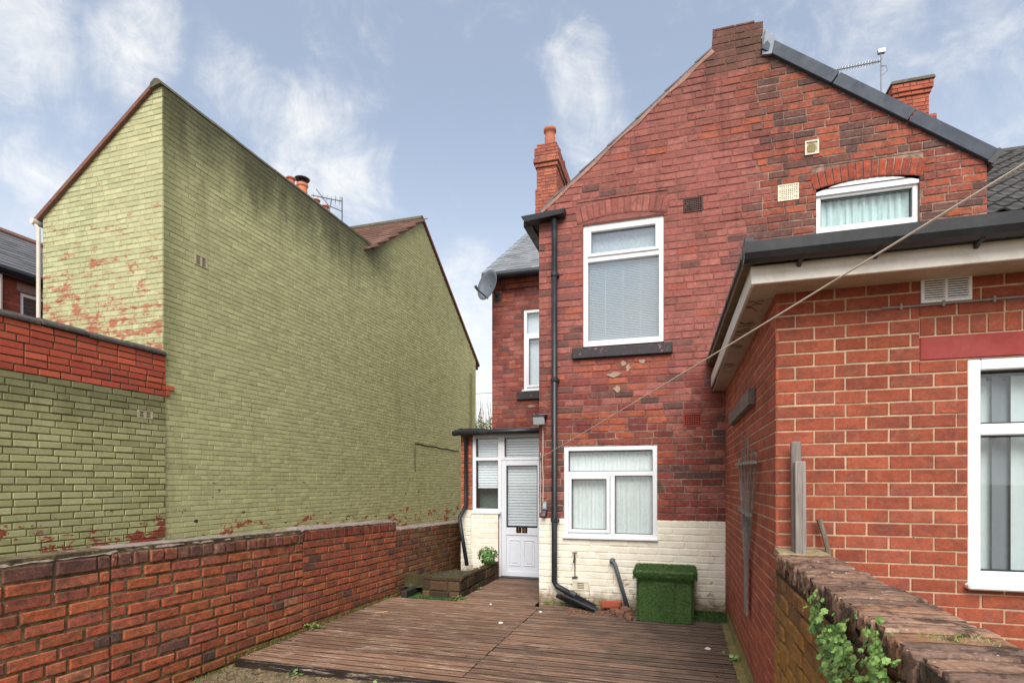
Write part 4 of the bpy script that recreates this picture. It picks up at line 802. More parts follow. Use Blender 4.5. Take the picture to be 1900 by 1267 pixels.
# ------------------------------------------------------------------ outhouse wall on the far left
yard = thing('outhouse_wall', 'tall outhouse wall with raw red brick above green paint and a dark coping', 'wall', (GX+.02, 4.5, 0))
FY = Frame((GX+.022, 0, 0), (0, 1, 0)); rcol = pick((188, 92, 68), (180, 84, 64), (194, 100, 74), (172, 80, 62), (166, 84, 68)); ycol = pick((168, 168, 120), (174, 174, 128), (162, 162, 116), (178, 177, 132))
mort = MB(); CY = .0805; V0 = 2.785-36*CY
bl = lay(FY, [(1.2, V0), (5.91, V0), (5.91, 3.345), (1.2, 3.345)], [(5.496, 5.712, 2.45, 2.555)], lambda a, b, r: rcol(a, b, r) if b > 2.785 else ycol(a, b, r), CY, .243, .011, bond='stretcher', proud=.008, pool='old', mort=mort, seed=44, jit=.05, pj=.12)
Ft = Frame((GX+.023, 0, 0), (0, 1, 0))
for b0, ln in ((2.785, .06), (2.865, .13), (2.945, .0), (2.705, 0)):
    if ln: bl += [dict(F=Ft, a=5.92+ln/2, b=b0+CY/2+.01, w=ln, h=CY-.012, col=rcol(0, 0, R), d=.008, pool='old', k=R.randrange(8))]
mort.build('wall', YARD[2], yard); place_bricks(yard, bl, YARD, 300, vis=lambda p, s: s[1] < 1015)
mb = MB(); mb.box(GX-.22, GX+.012, 1.2, 5.905, -.12, 3.33); mb.build('wall_core', YARD[2], yard)
r = random.Random(8)
for i in range(9):
    y0 = 1.22+i*.522; mb = MB(); t = r.uniform(-.006, .008); mb.prism([(GX-.28, y0, 3.345+t), (GX-.28, y0, 3.39+t), (GX-.16, y0, 3.44+t), (GX-.02, y0, 3.43+t), (GX+.055, y0, 3.385+t), (GX+.06, y0, 3.34+t)], (0, .516, 0)); mb.build('coping_stone', plain('dark_coping', (76, 70, 66), .95, .3, .7, 30, dirtcol=(34, 32, 30), bmp=.9) if i == 0 else bpy.data.materials['dark_coping'], yard, bev=.01)
green_keep = green; green = yard; air_brick(FY, 5.496, 5.712, 2.45, 2.555, bpy.data.materials['green_vent'], 2, 4, .62); green = green_keep

# ------------------------------------------------------------------ terraced house beyond, far left
far = thing('terraced_house', 'red brick terrace house with slate roof and a small white window beyond the outhouse wall', 'house', (-12, 6, 0))
FF = Frame((-12, 0, 0), (0, 1, 0)); fcol = pick((150, 76, 62), (160, 84, 66), (138, 68, 58), (128, 66, 60)); mort = MB(); FWN = (7.36, 8.35, 4.74, 5.235)
bl = lay(FF, [(4.2, 3.0), (10.2, 3.0), (10.2, 5.56), (4.2, 5.56)], [FWN], fcol, .08, .235, .01, proud=.006, pool='old', mort=mort, seed=51, jit=.04, reveal=.1); mort.build('wall', CHIM[2], far); place_bricks(far, bl, CHIM, 120, vis=lambda p, s: s[0] < 80 and 495 < s[1] < 600)
mb = MB(); mb.box(-16, -12.16, 4.2, 10.2, -.12, 5.55); mb.box(-12.15, -12.01, 4.2, 10.2, -.12, 3.0); mb.build('wall_core', STUMP, far)
w_, fb = window(far, FF, *FWN, fr=.07, bars=[('v', 7.9, 4.81, 5.165)]); pane(w_, FF, 7.43, 8.28, 4.81, 5.165, -.075); backing(w_, FF, 7.40, 8.3, 4.78, 5.2, -.12)
mb = MB(); fb(mb, 7.3, 8.4, 5.24, 5.40, .008, -.05); mb.build('lintel', plain('pale_lintel', (150, 128, 118), .9), far)
slates(far, (-11.86, 4.1, 5.58), (0, 1, 0), V((-2.15, 0, 1.44)).normalized(), 13, 22, SLATE2, 'slate_courses', .28, .19, .008, 7)
mb = MB(); mb.prism([(-11.86, 4.1, 5.56), (-14, 4.1, 6.99), (-16.2, 4.1, 5.5), (-16.2, 4.1, 5.4), (-14, 4.1, 6.9), (-11.86, 4.1, 5.48)], (0, 6.2, 0)); mb.build('roof', SLATE2, far)
mb = MB(); mb.tube([(-14, 4.1, 7.02), (-14, 9.2, 7.02)], .09, 8); mb.build('ridge_tile', REDTILE, far); mb = MB(); mb.box(-14.15, -13.8, 9.2, 9.9, 6.8, 7.16); mb.build('chimney_stub', SLATE2, far)
mb = MB(); mb.tube([(-11.84, 4.1, 5.52), (-11.84, 10.2, 5.52)], .06, 8); mb.box(-11.98, -11.86, 4.1, 10.2, 5.43, 5.53); mb.build('gutter', BLACK, far)
mb = MB(); mb.tube([(-11.93, 6.98, 5.45), (-11.93, 6.98, 4.55)], .045, 8); mb.build('white_downpipe', FASCIA, far); mb = MB(); mb.tube([(-11.93, 6.98, 4.6), (-11.93, 6.98, 3)], .05, 8); mb.box(-11.99, -11.84, 6.88, 7.08, 4.45, 4.66); mb.build('hopper', BLACK, far)

# ================================================================== NEIGHBOUR TO THE RIGHT, BEHIND THE GABLE
nb = thing('neighbour_house', 'neighbouring house with dark wavy roof tiles and a square red chimney behind the gable', 'house', (5.0, BY, 0))
ev, rg = V((0, BY-.25, 5.60)), V((0, BY+3.8, 8.48)); ds = (rg-ev).normalized(); n_ = V((1, 0, 0)).cross(ds).normalized()
mb = MB(); W_, G_ = .30, .345; prof = [(0, 0), (.05, .045), (.11, .055), (.16, .035), (.21, .008), (.27, .004), (.31, .014)]
lo_ = [mb.addv([V((x, 0, 0))*1.0+V((0, 0, h))+V((0, yy, zz))])for yy, zz in ((0, .03), (G_*1.15, 0)) for x, h in prof]; k = len(prof)
for i in range(k-1): mb.f.append((lo_[i], lo_[i+1], lo_[k+i+1], lo_[k+i]))
fr_ = [mb.addv([V((x, 0, h+.004))]) for x, h in prof]
for i in range(k-1): mb.f.append((fr_[i], fr_[i+1], lo_[i+1], lo_[i]))
tm = mb.mesh('roof_tile', PANTILE); basis = Matrix((V((1, 0, 0)), ds, n_)).transposed().to_4x4(); r = random.Random(9)
for i in range(int((rg-ev).length/G_)):
    for j in range(13): p = ev+ds*(G_*i+r.uniform(-.006, .006)); link('roof_tile', tm, nb, Matrix.Translation((3.33+W_*j, p.y, p.z+r.uniform(-.003, .003))) @ basis)
mb = MB(); mb.prism([(3.30, ev.y, ev.z-.02), (3.30, rg.y, rg.z-.02), (3.30, rg.y+4, ev.z), (3.30, rg.y+4, ev.z-.1), (3.30, rg.y, rg.z-.12), (3.30, ev.y, ev.z-.1)], (8, 0, 0)); mb.build('roof', PANTILE, nb)
mb = MB(); mb.tube([(3.30, rg.y, rg.z), (8, rg.y, rg.z)], .10, 8); mb.build('ridge_tile', PANTILE, nb)
mb = MB(); mb.box(3.35, 11, BY, BY+7.6, -.12, 5.5); mb.build('wall_core', STUMP, nb)
mb = MB(); mb.tube([(3.27, 7.6, 4.2), (3.27, 7.6, 4.92)], .04, 10); mb.box(3.215, 3.325, 7.55, 7.66, 4.88, 4.97); mb.build('white_downpipe', FASCIA, nb, bev=.004)
chimney(nb, 4.40, 5.02, 13.5, 15.2, 8.0, 10.0, [(8, 9.22, .10), (9.22, 9.72, 0), (9.72, 9.80, .03), (9.80, 9.98, .06)], [], ((182, 102, 78), (174, 96, 76), (166, 92, 74)), 61)
mb = MB(); mb.hexa([(4.31, 13.41, 9.98), (5.11, 13.41, 9.98), (5.11, 15.28, 9.98), (4.31, 15.28, 9.98), (4.33, 13.43, 10.05), (5.09, 13.43, 10.05), (5.09, 15.26, 10.05), (4.33, 15.26, 10.05)]); mb.build('chimney_cap', MOSSCAP, nb)
def yagi(label, base, top, end, bars, fixing, m=GALV, ln=.16):
    t = thing('tv_aerial', label, 'aerial', base); base, top, end = V(base), V(top), V(end); mb = MB(); mb.tube([base, top], .017, 8); mb.build('mast', m, t)
    mb = MB(); s = V((top.x, top.y, end.z+.16 if fixing else end.z)); mb.tube([s, end], .013, 6); d = (end-s).normalized(); x = d.cross(V((0, 0, 1))).normalized(); z = V((0, 0, 1))
    e = MB()
    for i in range(bars): p = s+(end-s)*((i+.5)/bars); q = x if i % 2 else (z if fixing else x); e.tube([p-x*ln*.5, p+x*ln*.5], .005, 5); e.tube([p-z*ln*.42, p+z*ln*.42], .005, 5) if fixing or i < 2 else None
    mb.build('boom', m, t); e.build('element', m, t); return t
t = yagi('long thin aerial on a mast beside the square red chimney', (4.13, 13.42, 9.3), (4.13, 13.42, 10.76), (3.22, 13.2, 10.36), 16, True); mb = MB(); mb.box(4.07, 4.2, 13.38, 13.46, 10.68, 10.76); mb.tube([(4.13, 13.4, 10.4), (4.22, 13.4, 10.38), (4.24, 13.4, 10.28), (4.15, 13.4, 10.2)], .008, 6); mb.tube([(4.05, 13.42, 9.35), (4.13, 13.42, 9.6)], .012, 6); mb.tube([(4.38, 13.52, 9.45), (4.1, 13.42, 9.45)], .014, 6); mb.build('cable', GALV, t)
t = yagi('dark bent aerial rising beside the clay chimney pots on the green house', (-10.2, 15.2, 9.3), (-10.2, 15.2, 10.65), (-10.9, 14.6, 10.52), 7, False, BLACK2, .34); mb = MB(); mb.tube([(-10.2, 15.2, 10.2), (-10.6, 14.95, 10.35)], .012, 6); mb.tube([(-10.55, 14.9, 9.7), (-10.45, 15.0, 10.5)], .012, 6); mb.tube([(-10.5, 14.9, 10.3), (-10.8, 14.7, 10.75)], .010, 6); mb.build('strut', BLACK2, t)

# ================================================================== EXTENSION IN THE RIGHT FOREGROUND
EY, EX = 3.57, .56; ext = thing('brick_extension', 'single storey extension of smooth red brick with white fascia and black gutter', 'extension', (EX, EY, 0))
FE = Frame((0, EY, 0), (1, 0, 0)); ecol = pick((152, 78, 57), (147, 75, 55), (156, 82, 59), (141, 71, 53), (148, 80, 63)); ecol2 = pick((164, 86, 62), (170, 88, 64), (158, 80, 60), (164, 88, 68))  # side wall bricks coloured lighter than the front to make up for shade
EW = (1.505, 3.10, 1.055, 2.267); mort = MB(); PAT = [[.105, .205, .160, .215, .215], [.205, .160, .215, .215]]
bl = lay(FE, [(EX-.004, -.13), (4.2, -.13), (4.2, 2.86), (EX-.004, 2.86)], [EW, (1.281, 3.35, 2.267, 2.512), (1.286, 1.522, 2.586, 2.747)], ecol, .0752, .215, .0080, proud=.005, pool='neat', mort=mort, seed=71, v0=-.13, pat=PAT, reveal=.09)
for i in range(26):
    bl.append(dict(F=FE, a=1.281+.078*(i+.5), b=2.458, w=.068, h=.098, col=ecol(0, 0, R), d=.004, pool='neat', k=R.randrange(6)))
mort.poly([FE.P(1.281, 2.267, -.001), FE.P(3.35, 2.267, -.001), FE.P(3.35, 2.512, -.001), FE.P(1.281, 2.512, -.001)])
FS = Frame((EX, GY-.005, 0), (0, -1, 0))
bl += lay(FS, [(0, -.13), (GY-EY, -.13), (GY-EY, 2.86), (0, 2.86)], [], ecol2, .0752, .215, .0080, proud=.004, pool='neat', mort=mort, seed=72, v0=-.13)
mort.build('wall', EXT[2], ext); place_bricks(ext, bl, EXT, 300, vis=lambda p, s: s[0] < 1900 and s[1] < 1200)
mb = MB(); mb.box(EX+.16, 4.2, GY-.2, GY-.02, -.13, 2.8); mb.box(4.0, 4.2, EY+.01, GY, -.13, 2.8); mb.box(EX+.16, 4.0, EY+.5, EY+.55, -.12, 2.75); mb.build('wall_core', STUMP, ext)
mb = MB(); mb.hexa([FE.P(1.283, 2.272, .006), FE.P(3.3, 2.272, .006), FE.P(3.3, 2.272, -.09), FE.P(1.283, 2.272, -.09), FE.P(1.283, 2.402, .006), FE.P(3.3, 2.402, .006), FE.P(3.3, 2.402, -.09), FE.P(1.283, 2.402, -.09)]); mb.build('lintel', REDPAINT, ext, bev=.006)
w_, fb = window(ext, FE, *EW, fr=.062, bars=[('h', 1.885, EW[0]+.062, EW[1]-.062), ('v', 2.30, 1.117, 2.205)], recess=.03, bot=.068)
for x0, x1 in ((1.567, 2.269), (2.331, 3.038)):
    for z0, z1 in ((1.123, 1.854), (1.916, 2.205)): pane(w_, FE, x0, x1, z0, z1, -.05); gasket(w_, fb, x0+.001, x1-.001, z0+.001, z1-.001, -.026)
r = random.Random(2); x = 1.575
for i in range(15):                                            # vertical blind slats, some turned further than others
    th = (.10, .42, .16, .48)[i % 4]; hw = .064; mb = MB(); c0 = FE.P(x+.045, 0, -.125); dx, dy = math.cos(th)*hw, math.sin(th)*hw
    mb.prism([(c0.x-dx, c0.y-dy, 1.10), (c0.x, c0.y+.004, 1.10), (c0.x+dx, c0.y+dy, 1.10), (c0.x, c0.y+.008, 1.10)], (0, 0, 1.085)); mb.build('blind_slat', SLATB if i % 2 == 0 else SLATD, w_); x += .098
mb = MB(); fb(mb, 1.54, 3.06, 2.165, 2.20, -.13, -.2); mb.build('blind_rail', BLACK2, w_); backing(w_, FE, 1.51, 3.09, 1.06, 2.26, -.36, 'room_wall', plain('dim_room', (82, 92, 100), .9))
mb = MB(); fb(mb, 1.49, 3.12, 1.028, 1.058, .055, -.06); mb.build('sill', UPVC, w_, bev=.008)
mb = MB()
for x0, x1, z0, z1 in ((1.286, 1.522, 2.586, 2.602), (1.286, 1.522, 2.731, 2.747), (1.286, 1.302, 2.602, 2.731), (1.506, 1.522, 2.602, 2.731), (1.398, 1.410, 2.602, 2.731)): fb(mb, x0, x1, z0, z1, .016, -.03)
v_ = mb.build('wall_vent', UPVC, ext, bev=.002); mb = MB()
for i in range(10): z = 2.604+i*.0128; mb.hexa([FE.P(1.302, z, .014), FE.P(1.506, z, .014), FE.P(1.506, z+.005, -.004), FE.P(1.302, z+.005, -.004), FE.P(1.302, z+.007, .014), FE.P(1.506, z+.007, .014), FE.P(1.506, z+.012, -.004), FE.P(1.302, z+.012, -.004)])
mb.build('louvre', UPVC, v_); mb = MB(); fb(mb, 1.30, 1.508, 2.60, 2.733, -.012, -.02); mb.build('dark_backing', DARK, v_)
mb = MB(); mb.tube([FE.P(1.10, 2.577, .012), FE.P(1.25, 2.575, .012), FE.P(1.5, 2.578, .012), FE.P(1.9, 2.582, .012), FE.P(3.2, 2.58, .012)], .006, 8)
for x in (1.19, 1.39, 1.62, 1.85): fb(mb, x-.006, x+.006, 2.562, 2.594, .02, -.002)
mb.build('cable', plain('cable_grey', (142, 132, 124), .6), ext)
# eaves: fascia, soffit, gutter with its brackets, white verge board and tiled verge
mb = MB(); mb.box(.392, 4.4, EY-.255, EY-.235, 2.70, 2.80); mb.build('fascia', FASCIA, ext, bev=.003)
mb = MB(); mb.box(.41, 4.4, EY-.235, EY+.02, 2.712, 2.722); mb.box(.41, EX+.02, EY+.02, GY-.01, 2.7125, 2.7225); mb.build('soffit', SOFFIT, ext)
mb = MB(); mb.hexa([(.392, EY-.235, 2.695), (.408, EY-.235, 2.695), (.408, GY-.01, 2.765), (.392, GY-.01, 2.765), (.392, EY-.235, 2.80), (.408, EY-.235, 2.80), (.408, GY-.01, 2.90), (.392, GY-.01, 2.90)]); mb.build('verge_board', FASCIA, ext)
mb = MB(); mb.hexa([(.352, EY-.25, 2.80), (.41, EY-.25, 2.80), (.41, GY-.01, 3.02), (.352, GY-.01, 3.02), (.352, EY-.25, 2.842), (.41, EY-.25, 2.842), (.41, GY-.01, 3.07), (.352, GY-.01, 3.07)]); mb.build('undercloak', plain('undercloak', (112, 88, 62), .9, .2, .5, 20), ext)
mb = MB(); mb.hexa([(.40, EY-.22, 2.80), (4.4, EY-.22, 2.80), (4.4, GY-.01, 3.03), (.40, GY-.01, 3.03), (.40, EY-.22, 2.835), (4.4, EY-.22, 2.835), (4.4, GY-.01, 3.06), (.40, GY-.01, 3.06)]); mb.build('roof', PANTILE, ext)
mb = MB()
for i in range(13): y0 = EY-.26+i*.294; z0 = 2.842+i*.0182; mb.hexa([(.338, y0, z0), (.70, y0, z0), (.70, y0+.31, z0+.008), (.338, y0+.31, z0+.008), (.338, y0, z0+.034), (.70, y0, z0+.034), (.70, y0+.31, z0+.028), (.338, y0+.31, z0+.028)])
mb.build('verge_tile', SLATE2, ext)
mb = MB(); gp = [(-.255, .0), (-.262, -.035), (-.285, -.062), (-.32, -.07), (-.355, -.058), (-.372, -.028), (-.376, .03), (-.368, .03), (-.364, -.02), (-.345, -.05), (-.32, -.06), (-.29, -.052), (-.27, -.03), (-.263, .0)]
mb.prism([(.352, EY+y, 2.862+z) for y, z in gp], (4.0, 0, 0)); mb.prism([(.347, EY+y, 2.862+z) for y, z in gp[:7]+[(-.255, .03)]], (.006, 0, 0)); mb.box(.38, 4.4, EY-.262, EY-.20, 2.875, 2.905); gt = mb.build('gutter', BLACK, ext, smooth=False)
mb = MB(); mb.box(.352, .405, EY-.30, EY-.18, 2.88, 2.945); mb.box(.345, .41, GY-.09, GY-.012, 3.03, 3.15); mb.build('verge_end_cap', BLACK2, ext, bev=.004)
for x in (.62, .98, 1.42, 1.95):
    mb = MB(); mb.hexa([(x, EY-.33, 2.79), (x+.022, EY-.33, 2.79), (x+.022, EY-.256, 2.768), (x, EY-.256, 2.768), (x, EY-.35, 2.81), (x+.022, EY-.35, 2.81), (x+.022, EY-.256, 2.84), (x, EY-.256, 2.84)]); mb.build('bracket', BLACK, gt, bev=.004)
mb = MB(); r = random.Random(12)                                # dry creeper stems left on the soffit
for y in (3.75, 4.2, 4.45, 4.7, 5.6):
    for q in range(3):
        p = V((.415, y+r.uniform(-.1, .1), 2.708)); pts = [p]
        for s in range(4): p = p+V((r.uniform(.015, .03), r.uniform(-.04, .05), 0)); pts.append(p)
        mb.tube(pts, .0022, 4)
mb.build('dry_tendril', TWIG, ext)
mb = MB(); mb.prism([(EX-.09, 3.3, 0), (EX-.02, 3.3, .0), (EX-.004, 3.3, .10), (EX-.004, 3.3, -.02), (EX-.09, 3.3, -.02)], (0, 3.5, 0)); mb.build('mortar_fillet', plain('mossy_fillet', (128, 116, 70), .95, .3, .6, 24, dirtcol=(80, 84, 40), bmp=.8), ext)
for x, z in ((1.255, 1.292), (1.44, 1.285)): mb = MB(); mb.tube([FE.P(x, z, -.01), FE.P(x, z, .002)], .007, 8); mb.build('screw_hole', DARK, ext)
# ================================================================== GARDEN WALLS
WX = -3.93
def top_z(y): return 1.205-.010*(y-2.3)-.008*max(0, y-4.5)
gcolA = pick((184, 98, 68), (186, 104, 68), (176, 90, 66), (160, 86, 70), (188, 108, 76), (168, 92, 76)); gdark = pick((108, 76, 72), (96, 72, 72), (122, 78, 70)); gpale = pick((182, 116, 86), (166, 124, 104), (174, 100, 74))
def gmix(p_dark, p_pale): return lambda a, b, r: (gdark if r.random() < p_dark else gpale if r.random() < p_pale else gcolA)(a, b, r)
wall1 = thing('garden_wall', 'long red brick garden wall with mortar capping on the left of the yard', 'wall', (WX, 4, -.13)); mort = MB(); bl = []
CW = .0925
for (y0, y1, tilt, seed, pool, cf, top) in ((-.6, 2.965, -.006, 81, 'rough', gmix(.06, .05), 1.10), (2.985, 5.10, -.022, 82, 'rough', gmix(.08, .05), 1.085), (5.115, 7.20, -.026, 83, 'old', gmix(.05, .02), 1.06)):
    FW = Frame((WX, y0, 0), (0, 1, tilt)); zt = top-.105
    bl += lay(FW, [(0, -.16), (y1-y0, -.16), (y1-y0, zt), (0, zt)], [], cf, CW if seed < 83 else .083, .262 if seed < 83 else .232, .019 if seed < 83 else .014, bond='stretcher', proud=.012 if seed < 83 else .009, pool=pool, mort=mort, seed=seed, jit=.16 if seed < 83 else .07, v0=zt-14*CW if seed < 83 else zt-15*.083, pj=.2)
    if seed == 81: bl += lay(FW, [(0, zt), (y1-y0, zt), (y1-y0, zt+.105), (0, zt+.105)], [], pick((112, 76, 72), (128, 84, 76), (98, 66, 62)), .105, .30, .014, proud=.014, pool='rough', mort=mort, seed=84, jit=.1)
    else:
        hc = pick((140, 98, 88), (130, 90, 80), (150, 90, 72), (122, 94, 88), (160, 94, 70)) if seed == 82 else pick((150, 74, 58), (128, 66, 58), (160, 84, 64))
        bl += lay(FW, [(0, zt), (y1-y0, zt), (y1-y0, zt+.115), (0, zt+.115)], [], hc, .115, .125 if seed == 82 else .092, .022 if seed == 82 else .012, proud=.020 if seed == 82 else .010, pool='rough' if seed == 82 else 'old', mort=mort, seed=85, jit=.09 if seed == 82 else .04, pj=0)
mb = MB(); ys = [-.6, 2.96, 5.1, 7.2]; mb.prism([(WX-.006, -.6, -.2), (WX-.006, 7.2, -.2), (WX-.006, 7.2, 1.03), (WX-.006, 5.1, 1.08), (WX-.006, 2.96, 1.12), (WX-.006, -.6, 1.14)], (-.22, 0, 0))
o = mort.build('wall', GARDEN[2], wall1); mb.build('wall_core', GARDEN[2], wall1); place_bricks(wall1, bl, GARDEN, 300)
def capping(parent, x0, x1, y0, y1, f, seed, out=.0):
    r = random.Random(seed); mb = MB(); n = int((y1-y0)/.05); rows = []
    for i in range(n+1):
        y = y0+(y1-y0)*i/n; z = f(y); e = r.uniform(-.012, .014)
        rows.append(mb.addv([(x1-.006+e, y, z-.002+r.uniform(-.012, .003)), (x1-.012+e, y, z+.004+r.uniform(-.005, .005)), (x1-.06, y, z+.014+r.uniform(-.006, .007)), ((x0+x1)/2, y, z+.026+r.uniform(-.008, .008)), (x0, y, z+.02), (x0-.02, y, z-.03)]))
    for a, b in zip(rows, rows[1:]):
        for j in range(5): mb.f.append((a+j, a+j+1, b+j+1, b+j))
    for a in (rows[0], rows[-1]): mb.f.append(tuple(a+j for j in range(6)))
    return mb.build('mortar_capping', CAP, parent, smooth=True)
tops = lambda y: (1.10-.006*(y+.6) if y < 2.975 else 1.095-.022*(y-2.985) if y < 5.1 else 1.072-.026*(y-5.115))
capping(wall1, WX-.24, WX+.004, -.6, 7.195, lambda y: tops(y)+.012, 5, .008)
wall2 = thing('garden_wall', 'lower mossy end of the brick garden wall beside the porch downpipe', 'wall', (WX, 8.5, -.13)); mort = MB(); FW = Frame((WX-.012, 7.205, 0), (0, 1, -.022))
ec = pick((146, 84, 62), (132, 72, 56), (156, 92, 66), (120, 82, 62), (140, 104, 78)); zt = .905
bl = lay(FW, [(0, -.16), (3.4, -.16), (3.4, zt), (0, zt)], [], lambda a, b, r: gpale(a, b, r) if r.random() < .10 else gdark(a, b, r) if r.random() < .1 else ec(a, b, r), .083, .232, .011, proud=.008, pool='rough', mort=mort, seed=91, jit=.09, v0=zt-13*.083)
mort.build('wall', GARDEN[2], wall2); place_bricks(wall2, bl, GARDEN, 200, vis=lambda p, s: s[0] < 870)
mb = MB(); mb.prism([(WX-.018, 7.205, -.2), (WX-.018, 10.6, -.2), (WX-.018, 10.6, .82), (WX-.018, 7.205, .90)], (-.21, 0, 0)); mb.build('wall_core', GARDEN[2], wall2); capping(wall2, WX-.24, WX-.004, 7.21, 10.6, lambda y: .908-.022*(y-7.2), 6)

# ------------------------------------------------------------------ low wall in the right foreground
low = thing('garden_wall', 'low lichen stained wall with rough brick on edge coping in the right foreground', 'wall', (EX+.15, 1.8, -.13)); LX = .555; TZ = 1.075
FLW = Frame((LX, 3.555, 0), (0, -1, 0)); lc = pick((146, 92, 52), (128, 84, 52), (110, 72, 58), (158, 108, 60), (98, 68, 60), (138, 100, 66)); mort = MB()
bl = lay(FLW, [(0, -.16), (3.6, -.16), (3.6, TZ), (0, TZ)], [], lc, .0835, .232, .012, proud=.012, pool='rough', mort=mort, seed=95, jit=.09, v0=TZ-15*.0835)
mort.build('wall', LOWW[2], low); place_bricks(low, bl, LOWW, 220)
mb = MB(); mb.box(LX+.006, LX+.25, -.05, 3.56, -.2, TZ+.01); mb.build('wall_core', LOWW[2], low)
r = random.Random(15); y = 3.50; cc = pick((142, 114, 98), (130, 104, 90), (120, 96, 84), (148, 116, 96), (112, 90, 80), (144, 104, 80)); i = 0
while y > .35:                                                # coping bricks laid on edge across the wall
    wd = r.choice((.072, .078, .085, .108)); Fc = Frame((LX-.014+r.uniform(-.010, .012), y-wd/2, 0), (0, -1, 0))
    z0 = TZ+.008+r.uniform(-.003, .003); ht = .112+r.uniform(-.004, .005); hd = .268+r.uniform(-.009, .009)
    mtx = Matrix.Translation((LX-.014+r.uniform(-.007, .007)+hd, y-wd/2, z0+ht/2)) @ Matrix((V((0, -1, 0)), V((1, 0, 0)), V((0, 0, 1)))).transposed().to_4x4() @ Matrix.Rotation(r.uniform(-.012, .012), 4, 'X') @ Matrix.Rotation(r.uniform(-.02, .02), 4, 'Z') @ Matrix.Diagonal((wd-.004, hd, ht, 1))
    o = link('coping_brick', pool_mesh('cope', i % 6, COPE[0]), low, mtx); o.color = (*cc(0, 0, r), 1); y -= wd+.003; i += 1
mb = MB(); mb.box(LX+.0, LX+.24, .35, 3.53, TZ-.005, TZ+.098); mb.build('bed_mortar', COPE[2], low)
mb = MB(); mb.hexa([(LX-.01, 3.42, TZ+.10), (LX+.27, 3.42, TZ+.10), (LX+.27, 3.565, TZ+.10), (LX-.01, 3.565, TZ+.10), (LX, 3.44, TZ+.125), (LX+.25, 3.44, TZ+.12), (LX+.26, 3.565, TZ+.14), (LX-.005, 3.565, TZ+.14)]); mb.build('mortar_capping', plain('mossy_mortar', (140, 128, 98), .95, .25, .5, 30, dirtcol=(96, 96, 52), bmp=.9), low)

# ------------------------------------------------------------------ planter by the porch
pl = thing('brick_planter', 'low dark mossy brick planter against the wall beside the porch', 'planter', (-3.1, 7.8, 0)); pc = pick((82, 64, 46), (66, 54, 40), (94, 74, 52), (58, 48, 38)); bl = []; mort = MB()
for o_, u, ln in (((-3.45, 7.10, 0), (1, 0, 0), .555), ((-2.895, 7.10, 0), (0, 1, 0), 1.72)):
    bl += lay(Frame(o_, u), [(0, -.06), (ln, -.06), (ln, .28), (0, .28)], [], pc, .145, .27, .012, proud=.018, pool='rough', mort=mort, seed=97, jit=.12, pj=.3)
mort.build('planter_wall', PLANT[2], pl); place_bricks(pl, bl, PLANT, 100)
mb = MB(); mb.box(-3.44, -2.90, 7.105, 7.20, -.1, .275); mb.box(-2.99, -2.90, 7.20, 8.81, -.1, .275); mb.box(-3.88, -3.44, 7.36, 7.44, -.1, .24); mb.build('planter_core', PLANT[2], pl)
mb = MB(); r = random.Random(3); g_ = [[mb.addv([(-3.88+.89*i/8, 7.21+1.58*j/12, .085+r.uniform(-.03, .035))]) for i in range(9)] for j in range(13)]
for j in range(12):
    for i in range(8): mb.f.append((g_[j][i], g_[j][i+1], g_[j+1][i+1], g_[j+1][i]))
mb.build('soil', POTSOIL, pl, smooth=True)
def leaf_mesh(name, m, sz=1.0, lobes=5):
    mb = MB(); pts = []
    for i in range(lobes*2+1): t = -2.5+5.0*i/(lobes*2); rr = (1.0 if i % 2 == 0 else .72)*(1-.12*abs(t)/2.5); pts.append((rr*math.sin(t)*.5, .42+rr*math.cos(t)*.5, .06*math.cos(t*3)))
    c = mb.addv([(0, .35, .07)]); b0 = mb.addv([(0, 0, 0)]); k = [mb.addv([p]) for p in pts]
    for a, b in zip(k, k[1:]): mb.f.append((c, a, b))
    mb.f.append((c, b0, k[0])); mb.f.append((c, k[-1], b0)); return mb.mesh(name, m)
def leaf_mtx(p, nrm, size, r, droop=.5):
    n = (V(nrm)+V((r.uniform(-.6, .6), r.uniform(-.6, .6), r.uniform(-.4, .6)))).normalized(); t = V((r.uniform(-1, 1), r.uniform(-1, 1), -droop+r.uniform(-.5, .5))); t = (t-n*t.dot(n)).normalized(); x = t.cross(n)
    return Matrix.Translation(p) @ Matrix((x, t, n)).transposed().to_4x4() @ Matrix.Scale(size, 4)
def tufts(name, m, spots, h, wd, parent=None, seed=1, lean=.5):
    """grass blades: spots are (x, y, z)"""
    r = random.Random(seed); mb = MB()
    for p in spots:
        t = r.uniform(0, 6.28); hh = h*r.uniform(.5, 1.2); l = V((r.uniform(-1, 1), r.uniform(-1, 1), 0))*hh*lean; d = V((math.cos(t), math.sin(t), 0))*wd; p = V(p); m_ = p+l*.35+V((0, 0, hh*.6)); e = p+l+V((0, 0, hh))
        i = mb.addv([p-d, p+d, m_+d*.7, m_-d*.7, e]); mb.f += [(i, i+1, i+2, i+3), (i+3, i+2, i+4)]
    o = mb.build(name, m, parent); return stuff(o)
bush = thing('small_shrub', 'small round bright green shrub growing at the end of the planter by the door', 'plant', (-2.93, 8.42, .28)); r = random.Random(6)
mb = MB()
for i in range(7): a = 6.28*i/7; mb.tube([(-2.93, 8.42, .24), (-2.93+.09*math.cos(a), 8.42+.1*math.sin(a), .42)], .006, 5)
mb.build('stem', STEMM, bush); lm = leaf_mesh('leaf', BUSHL)
for i in range(260):
    q = V((r.gauss(0, 1), r.gauss(0, 1), r.gauss(0, 1))).normalized(); p = V((-2.93, 8.40, .42))+V((q.x*.155, q.y*.2, q.z*.145))*r.uniform(.72, 1.05)
    link('leaf', lm, bush, leaf_mtx(p, q, r.uniform(.035, .06), r, .1))
r = random.Random(11)
